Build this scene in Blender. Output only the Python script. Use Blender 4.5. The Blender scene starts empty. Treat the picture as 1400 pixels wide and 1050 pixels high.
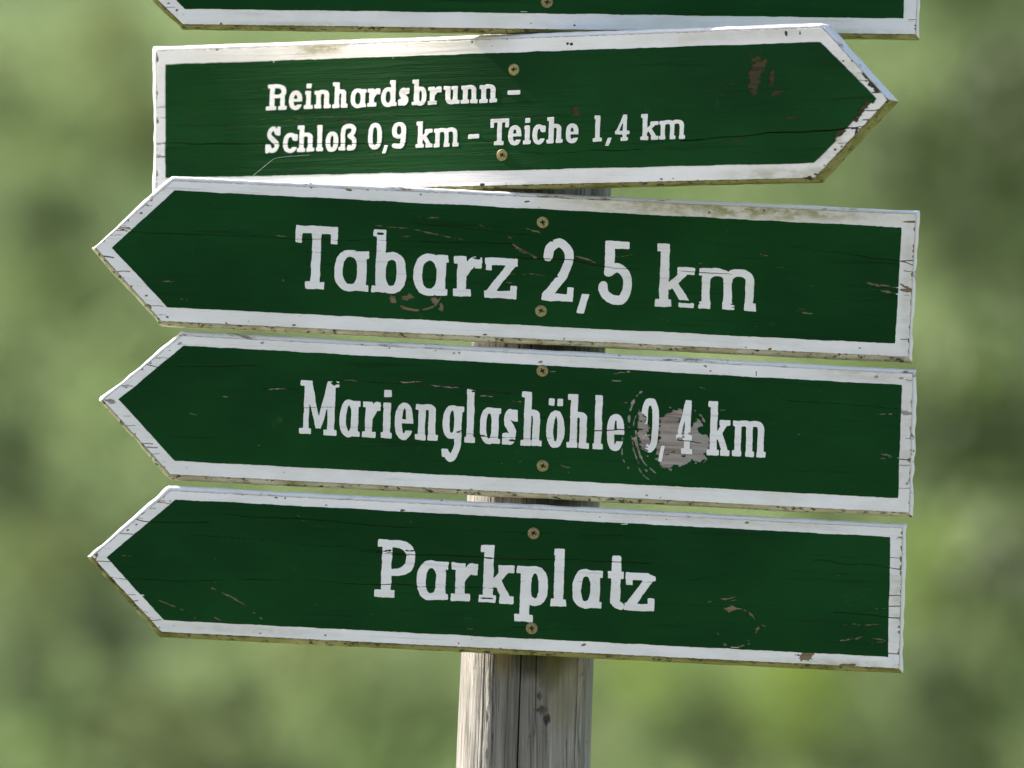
import bpy, math, random
import numpy as np
from mathutils import Matrix, Vector

random.seed(7)
RNG = np.random.default_rng(11)
scene = bpy.context.scene
col = scene.collection
R_ = math.radians

# ------------------------------------------------------------------ camera, sky, sun, exposure
DIST, PITCH, LENS, ZC = 7.7, R_(2.9), 300.0, 2.0          # 300 mm lens, 7.7 m from the signs
CAM = np.array([0.0, -DIST * math.cos(PITCH), ZC - DIST * math.sin(PITCH)])
RIGHT = np.array([1.0, 0, 0])
UP = np.array([0, -math.sin(PITCH), math.cos(PITCH)])
FWD = np.array([0, math.cos(PITCH), math.sin(PITCH)])
cam_data = bpy.data.cameras.new("camera")
cam = bpy.data.objects.new("camera", cam_data)
col.objects.link(cam)
cam.location = CAM
cam.rotation_euler = (math.pi / 2 + PITCH, 0, 0)
cam_data.lens = LENS
cam_data.sensor_width = 36.0
cam_data.clip_start = 0.1
cam_data.clip_end = 2000
cam_data.dof.use_dof = True
cam_data.dof.focus_distance = DIST
cam_data.dof.aperture_fstop = 4.2
scene.camera = cam

SUN_BEHIND, SUN_ELEV = R_(23.5), R_(38)
to_sun = Vector((-math.cos(SUN_BEHIND) * math.cos(SUN_ELEV), math.sin(SUN_BEHIND) * math.cos(SUN_ELEV), math.sin(SUN_ELEV)))
world = bpy.data.worlds.new("World")
scene.world = world
world.use_nodes = True
wn = world.node_tree.nodes
sky = wn.new("ShaderNodeTexSky")
sky.sky_type = 'NISHITA'
sky.sun_disc = False
sky.sun_elevation = SUN_ELEV
sky.sun_rotation = math.atan2(to_sun.x, to_sun.y)
sky.air_density = 1.0
sky.dust_density = 3.0
sky.ozone_density = 0.9
world.node_tree.links.new(sky.outputs[0], wn["Background"].inputs[0])
wn["Background"].inputs[1].default_value = 0.122
sun_data = bpy.data.lights.new("sun", 'SUN')
sun_data.energy = 5.0
sun_data.angle = R_(0.53)
sun_data.color = (1.0, 0.95, 0.87)
sun = bpy.data.objects.new("sun", sun_data)
sun.rotation_euler = to_sun.to_track_quat('Z', 'Y').to_euler()
sun.location = (-20, 10, 25)
col.objects.link(sun)
scene.view_settings.view_transform = 'Standard'
scene.view_settings.look = 'None'
scene.view_settings.gamma = 1
scene.view_settings.exposure = 1.35
scene.view_settings.use_curve_mapping = False

# ------------------------------------------------------------------ numpy helpers
def vnoise(x, y, seed=0):
    """smooth value noise in -1..1"""
    x = np.asarray(x, float); y = np.asarray(y, float)
    xi = np.floor(x).astype(np.int64); yi = np.floor(y).astype(np.int64)
    fx = x - xi; fy = y - yi
    fx = fx * fx * (3 - 2 * fx); fy = fy * fy * (3 - 2 * fy)
    def hsh(a, b):
        n = (a * 374761393 + b * 668265263 + seed * 974711) & 0x7fffffff
        n = ((n ^ (n >> 13)) * 1274126177) & 0x7fffffff
        n = n ^ (n >> 16)
        return (n & 0xffff) / 32767.5 - 1
    a = hsh(xi, yi); b = hsh(xi + 1, yi); c = hsh(xi, yi + 1); d = hsh(xi + 1, yi + 1)
    return (a * (1 - fx) + b * fx) * (1 - fy) + (c * (1 - fx) + d * fx) * fy

def fbm(x, y, seed=0, o=3):
    return sum(vnoise(x * 2 ** k, y * 2 ** k, seed + k * 17) * 0.5 ** k for k in range(o))

def px_plane(px, py, n, p0):
    """pixel of the 1400x1050 photo -> point on the plane through p0 with normal n"""
    px = np.asarray(px, float); py = np.asarray(py, float)
    k = 36.0 / LENS / 1400.0
    d = FWD + ((px - 700) * k)[..., None] * RIGHT - ((py - 525) * k)[..., None] * UP
    t = ((p0 - CAM) @ n) / (d @ n)
    return CAM + d * t[..., None]

# ------------------------------------------------------------------ mesh helpers
def link(name, mesh, mats, parent=None, smooth=False):
    o = bpy.data.objects.new(name, mesh)
    col.objects.link(o)
    for m in (mats if isinstance(mats, (list, tuple)) else [mats]):
        mesh.materials.append(m)
    if parent:
        o.parent = parent
    if smooth:
        mesh.polygons.foreach_set('use_smooth', [True] * len(mesh.polygons))
    return o

def mesh_np(name, verts, loops, counts, mat_idx=None):
    me = bpy.data.meshes.new(name)
    verts = np.asarray(verts, np.float32); loops = np.asarray(loops, np.int32); counts = np.asarray(counts, np.int32)
    me.vertices.add(len(verts)); me.vertices.foreach_set('co', verts.ravel())
    me.loops.add(len(loops)); me.loops.foreach_set('vertex_index', loops)
    me.polygons.add(len(counts))
    me.polygons.foreach_set('loop_start', np.concatenate([[0], np.cumsum(counts)[:-1]]).astype(np.int32))
    me.polygons.foreach_set('loop_total', counts)
    if mat_idx is not None:
        me.polygons.foreach_set('material_index', np.asarray(mat_idx, np.int32))
    me.update(calc_edges=True); me.validate()
    return me

def sdf_polys(F, x0, y0, h, maxrun=0):
    """marching squares: F[row,col] < 0 is inside. Returns 2-D points, polygons, boundary segments."""
    pts, polys, segs, key = [], [], [], {}
    def P(k, x, y):
        i = key.get(k)
        if i is None:
            i = key[k] = len(pts); pts.append((x, y))
        return i
    I = F < 0
    code = I[:-1, :-1].astype(int) + I[:-1, 1:] * 2 + I[1:, 1:] * 4 + I[1:, :-1] * 8
    ny, nx = code.shape
    open_runs = {}
    def emit(a, b, r0, r1):
        if maxrun and b // maxrun > a // maxrun and (b - 1) // maxrun > a // maxrun:
            m = (a // maxrun + 1) * maxrun
            emit(a, m, r0, r1); emit(m, b, r0, r1)
            return
        polys.append([P(('c', r0, a), x0 + a * h, y0 + r0 * h), P(('c', r0, b), x0 + b * h, y0 + r0 * h),
                      P(('c', r1, b), x0 + b * h, y0 + r1 * h), P(('c', r1, a), x0 + a * h, y0 + r1 * h)])
    for r in range(ny):
        full = (code[r] == 15).astype(np.int8)
        d = np.diff(np.concatenate([[0], full, [0]]))
        runs = set(zip(np.nonzero(d == 1)[0].tolist(), np.nonzero(d == -1)[0].tolist()))
        for k in list(open_runs):
            if k not in runs:
                emit(k[0], k[1], open_runs.pop(k), r)
        for k in runs:
            open_runs.setdefault(k, r)
    for k, r in open_runs.items():
        emit(k[0], k[1], r, ny)
    rr, cc = np.nonzero((code > 0) & (code < 15))
    for r, c in zip(rr.tolist(), cc.tolist()):
        cor = ((r, c), (r, c + 1), (r + 1, c + 1), (r + 1, c))
        poly, marks = [], []
        for a in range(4):
            p, q = cor[a], cor[(a + 1) & 3]
            fp, fq = F[p], F[q]
            if fp < 0:
                poly.append(P(('c',) + p, x0 + p[1] * h, y0 + p[0] * h)); marks.append(0)
            if (fp < 0) != (fq < 0):
                t = fp / (fp - fq)
                k = ('e',) + (min(p, q), max(p, q))
                poly.append(P(k, x0 + (p[1] + (q[1] - p[1]) * t) * h, y0 + (p[0] + (q[0] - p[0]) * t) * h))
                marks.append(1 if fp < 0 else 2)      # 1 leaving, 2 entering
        polys.append(poly)
        n = len(poly)
        for a in range(n):
            if marks[a] == 1 and marks[(a + 1) % n] == 2:
                segs.append((poly[a], poly[(a + 1) % n]))
    return np.array(pts, float).reshape(-1, 2), polys, segs

class Sign:
    pass

def sheet(S, name, F, x0, y0, h, off, depth, mats, parent):
    """a paint film or board face: the area F<0 at height off over the board, with walls of real thickness"""
    pts, polys, segs = sdf_polys(F, x0, y0, h, 16 if S.bend else 0)
    if not len(pts):
        return None
    top = S.local(pts[:, 0], pts[:, 1], off)
    bot = S.local(pts[:, 0], pts[:, 1], off - depth)
    n = len(pts)
    loops, counts = [], []
    for p in polys:
        loops += p[::-1]; counts.append(len(p))
    for a, b in segs:
        loops += [a, b, b + n, a + n]; counts.append(4)
    me = mesh_np(name, np.concatenate([top, bot]), loops, counts)
    return link(name, me, mats, parent)

# ------------------------------------------------------------------ materials
def new_mat(name):
    m = bpy.data.materials.new(name); m.use_nodes = True
    nt = m.node_tree; nt.nodes.clear()
    out = nt.nodes.new("ShaderNodeOutputMaterial")
    return m, nt, out

class N:
    """tiny node-graph helper"""
    def __init__(s, nt): s.nt = nt
    def node(s, t, **k):
        n = s.nt.nodes.new(t)
        for a, b in k.items(): setattr(n, a, b)
        return n
    def put(s, inp, v):
        if hasattr(v, 'links') or hasattr(v, 'is_output'): s.nt.links.new(v, inp)
        elif isinstance(v, (tuple, list)) and len(v) == 3 and inp.type == 'RGBA': inp.default_value = (*v, 1)
        else: inp.default_value = v
    def math(s, op, a, b=None, c=None, clamp=False):
        n = s.node("ShaderNodeMath", operation=op, use_clamp=clamp)
        s.put(n.inputs[0], a)
        if b is not None: s.put(n.inputs[1], b)
        if c is not None: s.put(n.inputs[2], c)
        return n.outputs[0]
    def coords(s, off=(0, 0, 0), scale=(1, 1, 1)):
        tc = s.node("ShaderNodeTexCoord"); mp = s.node("ShaderNodeMapping")
        s.nt.links.new(tc.outputs['Object'], mp.inputs[0])
        mp.inputs['Location'].default_value = off; mp.inputs['Scale'].default_value = scale
        return mp.outputs[0]
    def noise(s, vec, scale, detail=3, rough=0.55, dist=0.0):
        n = s.node("ShaderNodeTexNoise")
        s.nt.links.new(vec, n.inputs['Vector'])
        n.inputs['Scale'].default_value = scale; n.inputs['Detail'].default_value = detail
        n.inputs['Roughness'].default_value = rough; n.inputs['Distortion'].default_value = dist
        return n.outputs['Fac']
    def ramp(s, f, lo, hi, a=0.0, b=1.0):
        n = s.node("ShaderNodeMapRange"); n.interpolation_type = 'SMOOTHSTEP'
        s.put(n.inputs[0], f)
        for i, v in enumerate((lo, hi, a, b)): n.inputs[i + 1].default_value = v
        return n.outputs[0]
    def mix(s, f, a, b):
        n = s.node("ShaderNodeMix", data_type='RGBA')
        s.put(n.inputs[0], f); s.put(n.inputs[6], a); s.put(n.inputs[7], b)
        return n.outputs[2]
    def bump(s, hgt, strength, dist, normal=None):
        n = s.node("ShaderNodeBump")
        n.inputs['Strength'].default_value = strength; n.inputs['Distance'].default_value = dist
        s.put(n.inputs['Height'], hgt)
        if normal is not None: s.put(n.inputs['Normal'], normal)
        return n.outputs[0]
    def bsdf(s, out, base, rough, normal=None, spec=0.4, metal=0.0):
        b = s.node("ShaderNodeBsdfPrincipled")
        s.put(b.inputs['Base Color'], base); s.put(b.inputs['Roughness'], rough)
        b.inputs['Specular IOR Level'].default_value = spec; s.put(b.inputs['Metallic'], metal)
        if normal is not None: s.put(b.inputs['Normal'], normal)
        s.nt.links.new(b.outputs[0], out.inputs[0])
        return b

def ellipse_mask(g, cx, cz, rx, rz, soft=0.5):
    """1 inside an ellipse on the board's local x/z, 0 outside, soft edge"""
    v = g.coords((-cx / rx, 0, -cz / rz), (1 / rx, 0, 1 / rz))
    ln = g.node("ShaderNodeVectorMath", operation='LENGTH'); g.nt.links.new(v, ln.inputs[0])
    return g.ramp(ln.outputs['Value'], 1.0 - soft, 1.0 + soft * 0.4, 1.0, 0.0)

def m_green(i):
    m, nt, out = new_mat("green_paint_%d" % i); g = N(nt)
    grain = g.noise(g.coords((i * 3.1, 0, i * 1.7), (7, 1, 170)), 1.0, 5, 0.6, 0.3)
    fine = g.noise(g.coords((i, 0, 0), (60, 1, 700)), 1.0, 2, 0.5)
    broad = g.noise(g.coords((i * 5.3, 0, 0), (5, 5, 9)), 1.0, 3)
    c = g.mix(g.ramp(broad, 0.3, 0.7), (0.0018, 0.0300, 0.0052), (0.0044, 0.046, 0.0092))
    c = g.mix(g.ramp(grain, 0.56, 0.74, 0, 0.75), c, (0.0022, 0.017, 0.0035))
    worn = g.noise(g.coords((i * 2.7, 0, 4), (16, 1, 300)), 1.0, 4, 0.65, 0.4)
    c = g.mix(g.ramp(worn, 0.66, 0.78, 0, 0.55), c, (0.030, 0.050, 0.018))
    dust = g.noise(g.coords((0, i, 0), (40, 1, 40)), 1.0, 4, 0.7)
    c = g.mix(g.ramp(dust, 0.62, 0.82, 0, 0.30), c, (0.10, 0.13, 0.08))
    h = g.math('ADD', g.math('MULTIPLY', grain, 1.0), g.math('MULTIPLY', fine, 0.25))
    nrm = g.bump(h, 0.55, 0.0016)
    rough = g.ramp(broad, 0.2, 0.8, 0.45, 0.58)
    g.bsdf(out, c, rough, nrm, 0.07)
    return m

def m_white(i, algae=(), name="white_paint"):
    m, nt, out = new_mat("%s_%d" % (name, i)); g = N(nt)
    grain = g.noise(g.coords((i * 2.3, 0, i), (9, 9, 210)), 1.0, 5, 0.6, 0.25)
    broad = g.noise(g.coords((i, i, 0), (14, 14, 30)), 1.0, 4, 0.6)
    speck = g.noise(g.coords((i * 1.3, 0, 0), (190, 190, 260)), 1.0, 3, 0.6)
    c = g.mix(g.ramp(broad, 0.35, 0.75), (0.70, 0.685, 0.70), (0.60, 0.58, 0.57))
    c = g.mix(g.ramp(grain, 0.56, 0.80, 0, 0.6), c, (0.36, 0.335, 0.295))
    c = g.mix(g.math('MULTIPLY', g.ramp(speck, 0.70, 0.76), g.ramp(broad, 0.4, 0.6)), c, (0.10, 0.085, 0.065))
    for (cx, cz, rx, rz, a) in algae:
        msk = g.math('MULTIPLY', ellipse_mask(g, cx, cz, rx, rz, 0.8), g.ramp(g.noise(g.coords((i, 0, 0), (60, 60, 130)), 1.0, 5, 0.7), 0.38, 0.62, 0.15, a))
        c = g.mix(msk, c, (0.20, 0.185, 0.055))
    nrm = g.bump(grain, 0.45, 0.0015)
    g.bsdf(out, c, 0.5, nrm, 0.35)
    return m

def m_edge(i, mossy):
    """paint on the chamfers and rims of a board: worn through in places, mossy underneath"""
    m, nt, out = new_mat("%s_edge_%d" % ("mossy" if mossy else "worn", i)); g = N(nt)
    n1 = g.noise(g.coords((i * 4.1, 0, 0), (30, 60, 90)), 1.0, 6, 0.7, 0.4)
    n2 = g.noise(g.coords((0, 0, i * 2.0), (140, 140, 220)), 1.0, 4, 0.65)
    n3 = g.noise(g.coords((i, 0, i), (11, 11, 11)), 1.0, 3)
    white = (0.70, 0.685, 0.675); wood = (0.16, 0.125, 0.085); moss = (0.12, 0.122, 0.028); dark = (0.035, 0.032, 0.02)
    if mossy:
        pale = (0.46, 0.44, 0.33) if i in (2, 3) else (0.34, 0.32, 0.16)
        c = g.mix(g.ramp(n3, *((0.50, 0.68) if i in (2, 3) else (0.34, 0.52))), pale, moss)
        c = g.mix(g.ramp(n1, 0.42, 0.58), c, (0.33, 0.31, 0.20) if i in (2, 3) else (0.22, 0.21, 0.085))
        c = g.mix(g.ramp(n2, 0.54, 0.64), c, dark)
    else:
        c = g.mix(g.math('MULTIPLY', g.ramp(n1, 0.57, 0.66), g.ramp(n3, 0.40, 0.58)), white, wood)
        c = g.mix(g.ramp(n2, 0.66, 0.74, 0, 0.9), c, dark)
    g.bsdf(out, c, 0.7, g.bump(g.math('ADD', n1, n2), 0.6, 0.002), 0.25)
    return m

def m_wood(i):
    m, nt, out = new_mat("bare_board_wood_%d" % i); g = N(nt)
    gr = g.noise(g.coords((i, 0, 0), (14, 14, 330)), 1.0, 4, 0.6, 0.6)
    br = g.noise(g.coords((0, i, 3), (22, 22, 40)), 1.0, 4, 0.6)
    pal = {1: ((0.055, 0.042, 0.018), (0.028, 0.024, 0.012), (0.042, 0.038, 0.022)), 3: ((0.33, 0.285, 0.26), (0.15, 0.12, 0.105), (0.27, 0.25, 0.24))}.get(i, ((0.20, 0.142, 0.078), (0.10, 0.07, 0.04), (0.16, 0.13, 0.09)))
    c = g.mix(g.ramp(gr, 0.35, 0.7), pal[0], pal[1])
    c = g.mix(g.ramp(br, 0.42, 0.62), c, pal[2])
    c = g.mix(g.ramp(br, 0.64, 0.74), c, (0.11, 0.10, 0.03))
    g.bsdf(out, c, 0.85, g.bump(gr, 0.6, 0.0015), 0.2)
    return m

def m_plain(name, c, rough=0.6, metal=0.0, spec=0.4, var=0.3, scale=400):
    m, nt, out = new_mat(name); g = N(nt)
    n = g.noise(g.coords((0, 0, 0), (scale, scale, scale)), 1.0, 3, 0.6)
    cc = g.mix(g.ramp(n, 0.3, 0.7), c, tuple(x * (1 - var) for x in c))
    g.bsdf(out, cc, rough, g.bump(n, 0.3, 0.0004), spec, metal)
    return m

def m_screw():
    m, nt, out = new_mat("yellow_zinc_screw"); g = N(nt)
    n = g.noise(g.coords((0, 0, 0), (420, 420, 420)), 1.0, 4, 0.65)
    rnd = g.node("ShaderNodeObjectInfo").outputs['Random']
    c = g.mix(g.ramp(n, 0.35, 0.7), (0.34, 0.28, 0.13), (0.16, 0.125, 0.055))
    c = g.mix(g.math('MULTIPLY', rnd, 0.75), c, (0.13, 0.075, 0.04))
    g.bsdf(out, c, g.ramp(n, 0.3, 0.7, 0.38, 0.65), g.bump(n, 0.4, 0.0005), 0.5, g.ramp(rnd, 0, 1, 0.75, 0.35))
    return m
MAT_SCREW = m_screw()
MAT_RECESS = m_plain("screw_recess_grime", (0.09, 0.07, 0.035), 0.7, 0.3)  # darker colour for the floor of the recess

def m_post():
    m, nt, out = new_mat("weathered_post_wood"); g = N(nt)
    gr = g.noise(g.coords((0, 0, 0), (150, 150, 3.5)), 1.0, 6, 0.65, 0.5)
    fine = g.noise(g.coords((3, 0, 0), (620, 620, 11)), 1.0, 4, 0.6, 0.3)
    br = g.noise(g.coords((1, 4, 0), (22, 22, 5)), 1.0, 4, 0.6)
    c = g.mix(g.ramp(gr, 0.32, 0.68), (0.37, 0.345, 0.32), (0.125, 0.115, 0.103))
    c = g.mix(g.ramp(br, 0.45, 0.65), c, (0.20, 0.185, 0.17))
    c = g.mix(g.ramp(fine, 0.55, 0.66, 0, 0.85), c, (0.07, 0.06, 0.05))
    blot = g.noise(g.coords((5, 0, 2), (70, 70, 30)), 1.0, 5, 0.7)
    c = g.mix(g.ramp(blot, 0.60, 0.70, 0, 0.7), c, (0.05, 0.045, 0.035))
    # algae below the lowest board, gap bands, knot marks, and shade painted down the middle
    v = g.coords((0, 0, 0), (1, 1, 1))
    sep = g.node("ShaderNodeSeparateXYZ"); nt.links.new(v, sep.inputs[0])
    for (x, z, rx, rz, a, colr) in POST_STAINS_SHADE:
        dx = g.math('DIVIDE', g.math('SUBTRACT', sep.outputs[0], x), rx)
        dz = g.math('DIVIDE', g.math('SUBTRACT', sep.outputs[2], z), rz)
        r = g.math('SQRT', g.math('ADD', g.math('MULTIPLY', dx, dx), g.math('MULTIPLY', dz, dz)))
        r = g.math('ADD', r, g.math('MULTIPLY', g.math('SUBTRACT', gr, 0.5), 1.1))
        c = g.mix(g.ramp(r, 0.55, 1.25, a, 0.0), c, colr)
    h = g.math('ADD', gr, g.math('MULTIPLY', fine, 0.5))
    g.bsdf(out, c, 0.82, g.bump(h, 1.0, 0.003), 0.25)
    return m

# ------------------------------------------------------------------ the glyphs (slab-serif brush lettering)
def bx(X, Y, x0, y0, x1, y1, r=1.0):
    r = min(r, 0.45 * abs(x1 - x0), 0.45 * abs(y1 - y0))
    qx = np.abs(X - (x0 + x1) / 2) - abs(x1 - x0) / 2 + r
    qy = np.abs(Y - (y0 + y1) / 2) - abs(y1 - y0) / 2 + r
    return np.hypot(np.maximum(qx, 0), np.maximum(qy, 0)) + np.minimum(np.maximum(qx, qy), 0) - r
def poly(X, Y, pts):
    """convex polygon"""
    f = np.full_like(X, -1e9)
    A = sum(pts[i][0] * pts[(i + 1) % len(pts)][1] - pts[(i + 1) % len(pts)][0] * pts[i][1] for i in range(len(pts)))
    s = 1 if A > 0 else -1
    for i in range(len(pts)):
        (x0, y0), (x1, y1) = pts[i], pts[(i + 1) % len(pts)]
        L = math.hypot(x1 - x0, y1 - y0) + 1e-9
        f = np.maximum(f, s * ((x1 - x0) * -(Y - y0) + (y1 - y0) * (X - x0)) / L)
    return f
def ell(X, Y, x0, y0, x1, y1, p=2.3):
    a = abs(x1 - x0) / 2; b = abs(y1 - y0) / 2
    q = ((np.abs(X - (x0 + x1) / 2) / a) ** p + (np.abs(Y - (y0 + y1) / 2) / b) ** p) ** (1 / p)
    return (q - 1) * min(a, b)
def ring(X, Y, x0, y0, x1, y1, sx, sy, p=2.3):
    return np.maximum(ell(X, Y, x0, y0, x1, y1, p), -ell(X, Y, x0 + sx, y0 + sy, x1 - sx, y1 - sy, p))
def segq(X, Y, x0, y0, x1, y1, w):
    L = math.hypot(x1 - x0, y1 - y0); ux, uy = (x1 - x0) / L, (y1 - y0) / L
    a = (X - x0) * ux + (Y - y0) * uy; b = np.abs(-(X - x0) * uy + (Y - y0) * ux)
    return np.maximum(np.maximum(-a, a - L), b - w / 2)
def spline(pts, n=10):
    pts = [np.array(p, float) for p in pts]
    P = [2 * pts[0] - pts[1]] + pts + [2 * pts[-1] - pts[-2]]
    out = []
    for i in range(1, len(P) - 2):
        for t in np.linspace(0, 1, n, endpoint=False):
            a, b, c, d = P[i - 1], P[i], P[i + 1], P[i + 2]
            out.append(0.5 * (2 * b + (c - a) * t + (2 * a - 5 * b + 4 * c - d) * t * t + (3 * b - a - 3 * c + d) * t ** 3))
    out.append(pts[-1])
    return out
def pathd(X, Y, pts):
    f = np.full(X.shape, 1e9)
    for (x0, y0), (x1, y1) in zip(pts[:-1], pts[1:]):
        dx, dy = x1 - x0, y1 - y0
        t = np.clip(((X - x0) * dx + (Y - y0) * dy) / (dx * dx + dy * dy + 1e-9), 0, 1)
        f = np.minimum(f, np.hypot(X - x0 - t * dx, Y - y0 - t * dy))
    return f
def brush(X, Y, pts, w, n=8):
    return pathd(X, Y, spline(pts, n)) - w / 2
U = lambda *a: np.minimum.reduce(a)

def glyph(ch, X, Y, W, xh, cap, s, t):
    e = 0.44 * s
    B = lambda *a: bx(X, Y, *a)
    if ch in 'agd': e = 0.27 * s
    if ch in 'a':
        s0 = W - e - s
        return U(ring(X, Y, 0, -1, s0 + s * 0.95, xh + 1, s * 0.92, t * 0.95), B(s0, 0, s0 + s, xh), B(s0, xh - t, W, xh), B(s0 - 0.1 * s, 0, W, t * 0.9))
    if ch == 'g':
        s0 = W - e - s; d = 0.52 * xh
        hook = brush(X, Y, [(s0 + s / 2, 0.1 * xh), (s0 + s / 2, -0.2 * d), (s0 - 0.1 * s, -0.78 * d), (W * 0.40, -d * 0.92), (s * 0.55, -d * 0.62)], s * 0.95)
        return U(ring(X, Y, 0, 0.08 * xh, s0 + s * 0.95, xh + 1, s, t * 0.9), B(s0, 0, s0 + s, xh), B(s0, xh - t, W, xh), hook, B(0, -d * 0.86, s * 0.9, -d * 0.42))
    if ch == 'd':
        s0 = W - e - s
        return U(ring(X, Y, 0, -1, s0 + s * 0.95, xh + 1, s, t), B(s0, 0, s0 + s, cap), B(s0 - e, cap - t, s0 + s, cap), B(s0, 0, W, t))
    if ch == 'b':
        return U(B(e, 0, e + s, cap), B(0.1 * e, cap - t, e + s, cap), B(0, 0, e + s, t * 0.85), ring(X, Y, e + 0.1 * s, -1, W, xh + 1, s, t))
    if ch == 'p':
        d = 0.45 * xh
        return U(B(e, -d, e + s, xh), B(0, xh - t, e + s, xh), B(-0.2 * e, -d, e + s + e * 0.9, -d + t), ring(X, Y, e + 0.1 * s, -1, W, xh + 1, s, t))
    if ch in 'hnm':
        top = cap if ch == 'h' else xh
        k = 2 if ch == 'm' else 1
        if ch == 'm': s = s * 0.9; e = e * 0.8
        ki = 0.25 if W < 3.7 * s * k else 0.8
        f = U(B(e, 0, e + s, top), B(0, top - t, e + s, top), B(0, 0, e + s + e * ki, t))
        span = (W - e - e * 0.9 - s) / k
        for j in range(k):
            xa = e + span * j; xb = xa + span + s
            ymid = xh - 0.62 * span
            arch = np.maximum(ring(X, Y, xa - 0.05 * s, ymid - (xh - ymid), xb, xh + 0.8, s, t * 1.02, 2.4), -(Y - ymid))
            f = U(f, arch, B(xb - s, 0, xb, ymid + 0.5), B(xb - s - e * ki * 0.7, 0, xb + e * 0.9, t))
        return f
    if ch == 'u':
        s0 = W - e - s
        bowl = np.maximum(ring(X, Y, e, -0.8, s0 + s, xh * 0.9, s, t, 2.4), Y - xh * 0.42)
        return U(B(e, xh * 0.38, e + s, xh), B(0, xh - t, e + s, xh), bowl, B(s0, 0, s0 + s, xh), B(s0 - e, xh - t, s0 + s, xh), B(s0, 0, W, t))
    if ch == 'r':
        x1 = e + s
        arm = brush(X, Y, [(x1 - 0.4 * s, 0.55 * xh), (x1 + 0.12 * (W - x1), 0.74 * xh), (x1 + 0.5 * (W - x1), xh - t * 0.55), (W - t * 0.5, xh - t * 0.62)], t * 1.15)
        return U(B(e, 0, x1, xh), B(0, xh - t, x1, xh), B(0, 0, x1 + e * 1.3, t), arm, B(W - s * 0.75, xh - t * 1.55, W, xh))
    if ch in 'il1':
        top = xh if ch == 'i' else cap
        c = (W - s) / 2
        f = U(B(c, 0, c + s, top), B(0.12 * W, top - t, c + s, top), B(0, 0, W, t))
        if ch == 'i':
            f = U(f, B(c - 0.05 * s, xh + 0.16 * xh, c + s * 1.05, xh + 0.16 * xh + s * 1.0))
        return f
    if ch == 'k':
        x1 = e + s
        up = segq(X, Y, x1 - 1, xh * 0.47, W * 0.80, xh - t * 0.4, s * 0.74)
        dn = segq(X, Y, x1 + 0.12 * (W - x1), xh * 0.66, W * 0.84, t * 0.3, s * 0.86)
        up = np.maximum(up, Y - xh + 0.5); dn = np.maximum(dn, -Y)
        return U(B(e, 0, x1, cap), B(0.15 * e, cap - t, x1, cap), B(0, 0, x1 + e * 0.75, t), up, dn, B(W * 0.54, xh - t, W * 0.99, xh), B(W * 0.60, 0, W, t))
    if ch == 'e':
        f = ring(X, Y, 0, -1, W, xh + 1, s, t)
        f = np.maximum(f, -bx(X, Y, W * 0.55, xh * 0.24, W + 9, xh * 0.44, 0.5))
        return U(f, np.maximum(B(s * 0.5, xh * 0.44, W * 0.97, xh * 0.44 + t * 0.72), ell(X, Y, 0, -1, W, xh + 1)))
    if ch == 'c':
        f = ring(X, Y, 0, -1, W, xh + 1, s, t)
        f = np.maximum(f, -bx(X, Y, W * 0.56, xh * 0.25, W + 9, xh * 0.66, 0.5))
        return U(f, B(W - s * 0.85, xh * 0.62, W, xh * 0.97))
    if ch == 'o':
        return ring(X, Y, 0, -1, W, xh + 1, s, t)
    if ch == '\u00f6':
        return U(ring(X, Y, 0, -1, W, xh + 1, s, t), B(W * 0.10, xh * 1.16, W * 0.10 + s * 0.78, xh * 1.16 + s * 1.05), B(W * 0.86 - s * 0.78, xh * 1.16, W * 0.86, xh * 1.16 + s * 1.05))
    if ch in 'sS':
        H = xh if ch == 's' else cap
        w = t * 1.1
        pts = [(0.86, .80), (.70, .93), (.46, 1.0), (.20, .90), (.12, .74), (.26, .60), (.55, .47), (.80, .34), (.88, .20), (.72, .05), (.48, 0), (.24, .05), (.10, .20)]
        pts = [(w / 2 + (W - w) * x, w / 2 + (H - w) * y) for x, y in pts]
        return U(brush(X, Y, pts, w), B(W - 0.8 * w, H * 0.66, W, H * 0.99), B(0, 0.0, 0.8 * w, H * 0.32),
                 brush(X, Y, pts[5:8], w * 1.25))
    if ch == 't':
        c = W * 0.22
        tail = brush(X, Y, [(c + s / 2, xh * 0.4), (c + s * 0.55, s * 0.65), (c + s * 1.05, t * 0.52), (W - t * 0.4, t * 0.58)], t * 1.05)
        return U(B(c, s * 0.5, c + s, xh * 1.42, 3), B(0, xh - t, W, xh), tail)
    if ch == 'z':
        dg = poly(X, Y, [(0, t * 0.6), (s * 1.05, t * 0.6), (W, xh - t * 0.6), (W - s * 1.05, xh - t * 0.6)])
        return U(B(0, xh - t, W, xh), B(0, 0, W, t), dg, B(0.02 * W, xh - t * 1.75, s * 0.75, xh), B(W - s * 0.72, 0, W, t * 1.75))
    if ch == '\u00df':
        w = t * 1.15; x1 = e + s * 0.9
        pts = [(x1 - s * 0.45, cap * 0.6), (x1 - s * 0.2, cap * .86), (W * 0.62, cap - w / 2), (W - w * 0.7, cap * .82), (W - w * 0.95, cap * .64), (W * .62, cap * .54),
               (W - w * 0.65, cap * .42), (W - w / 2, cap * .22), (W * 0.82, w * 0.6), (W * 0.58, w / 2)]
        return U(B(e, 0, x1, cap * 0.72), B(0, 0, x1 + e * 0.3, t), brush(X, Y, pts, w), B(W * 0.50, 0, W * 0.50 + w * 0.8, t * 1.4))
    if ch == 'T':
        c = (W - s) / 2
        return U(B(0, cap - t, W, cap), B(0, cap - 2.35 * t, s * 0.72, cap), B(W - s * 0.76, cap - 2.35 * t, W, cap), B(c, 0, c + s, cap), B(c - s * 0.62, 0, c + s * 1.5, t))
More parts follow.
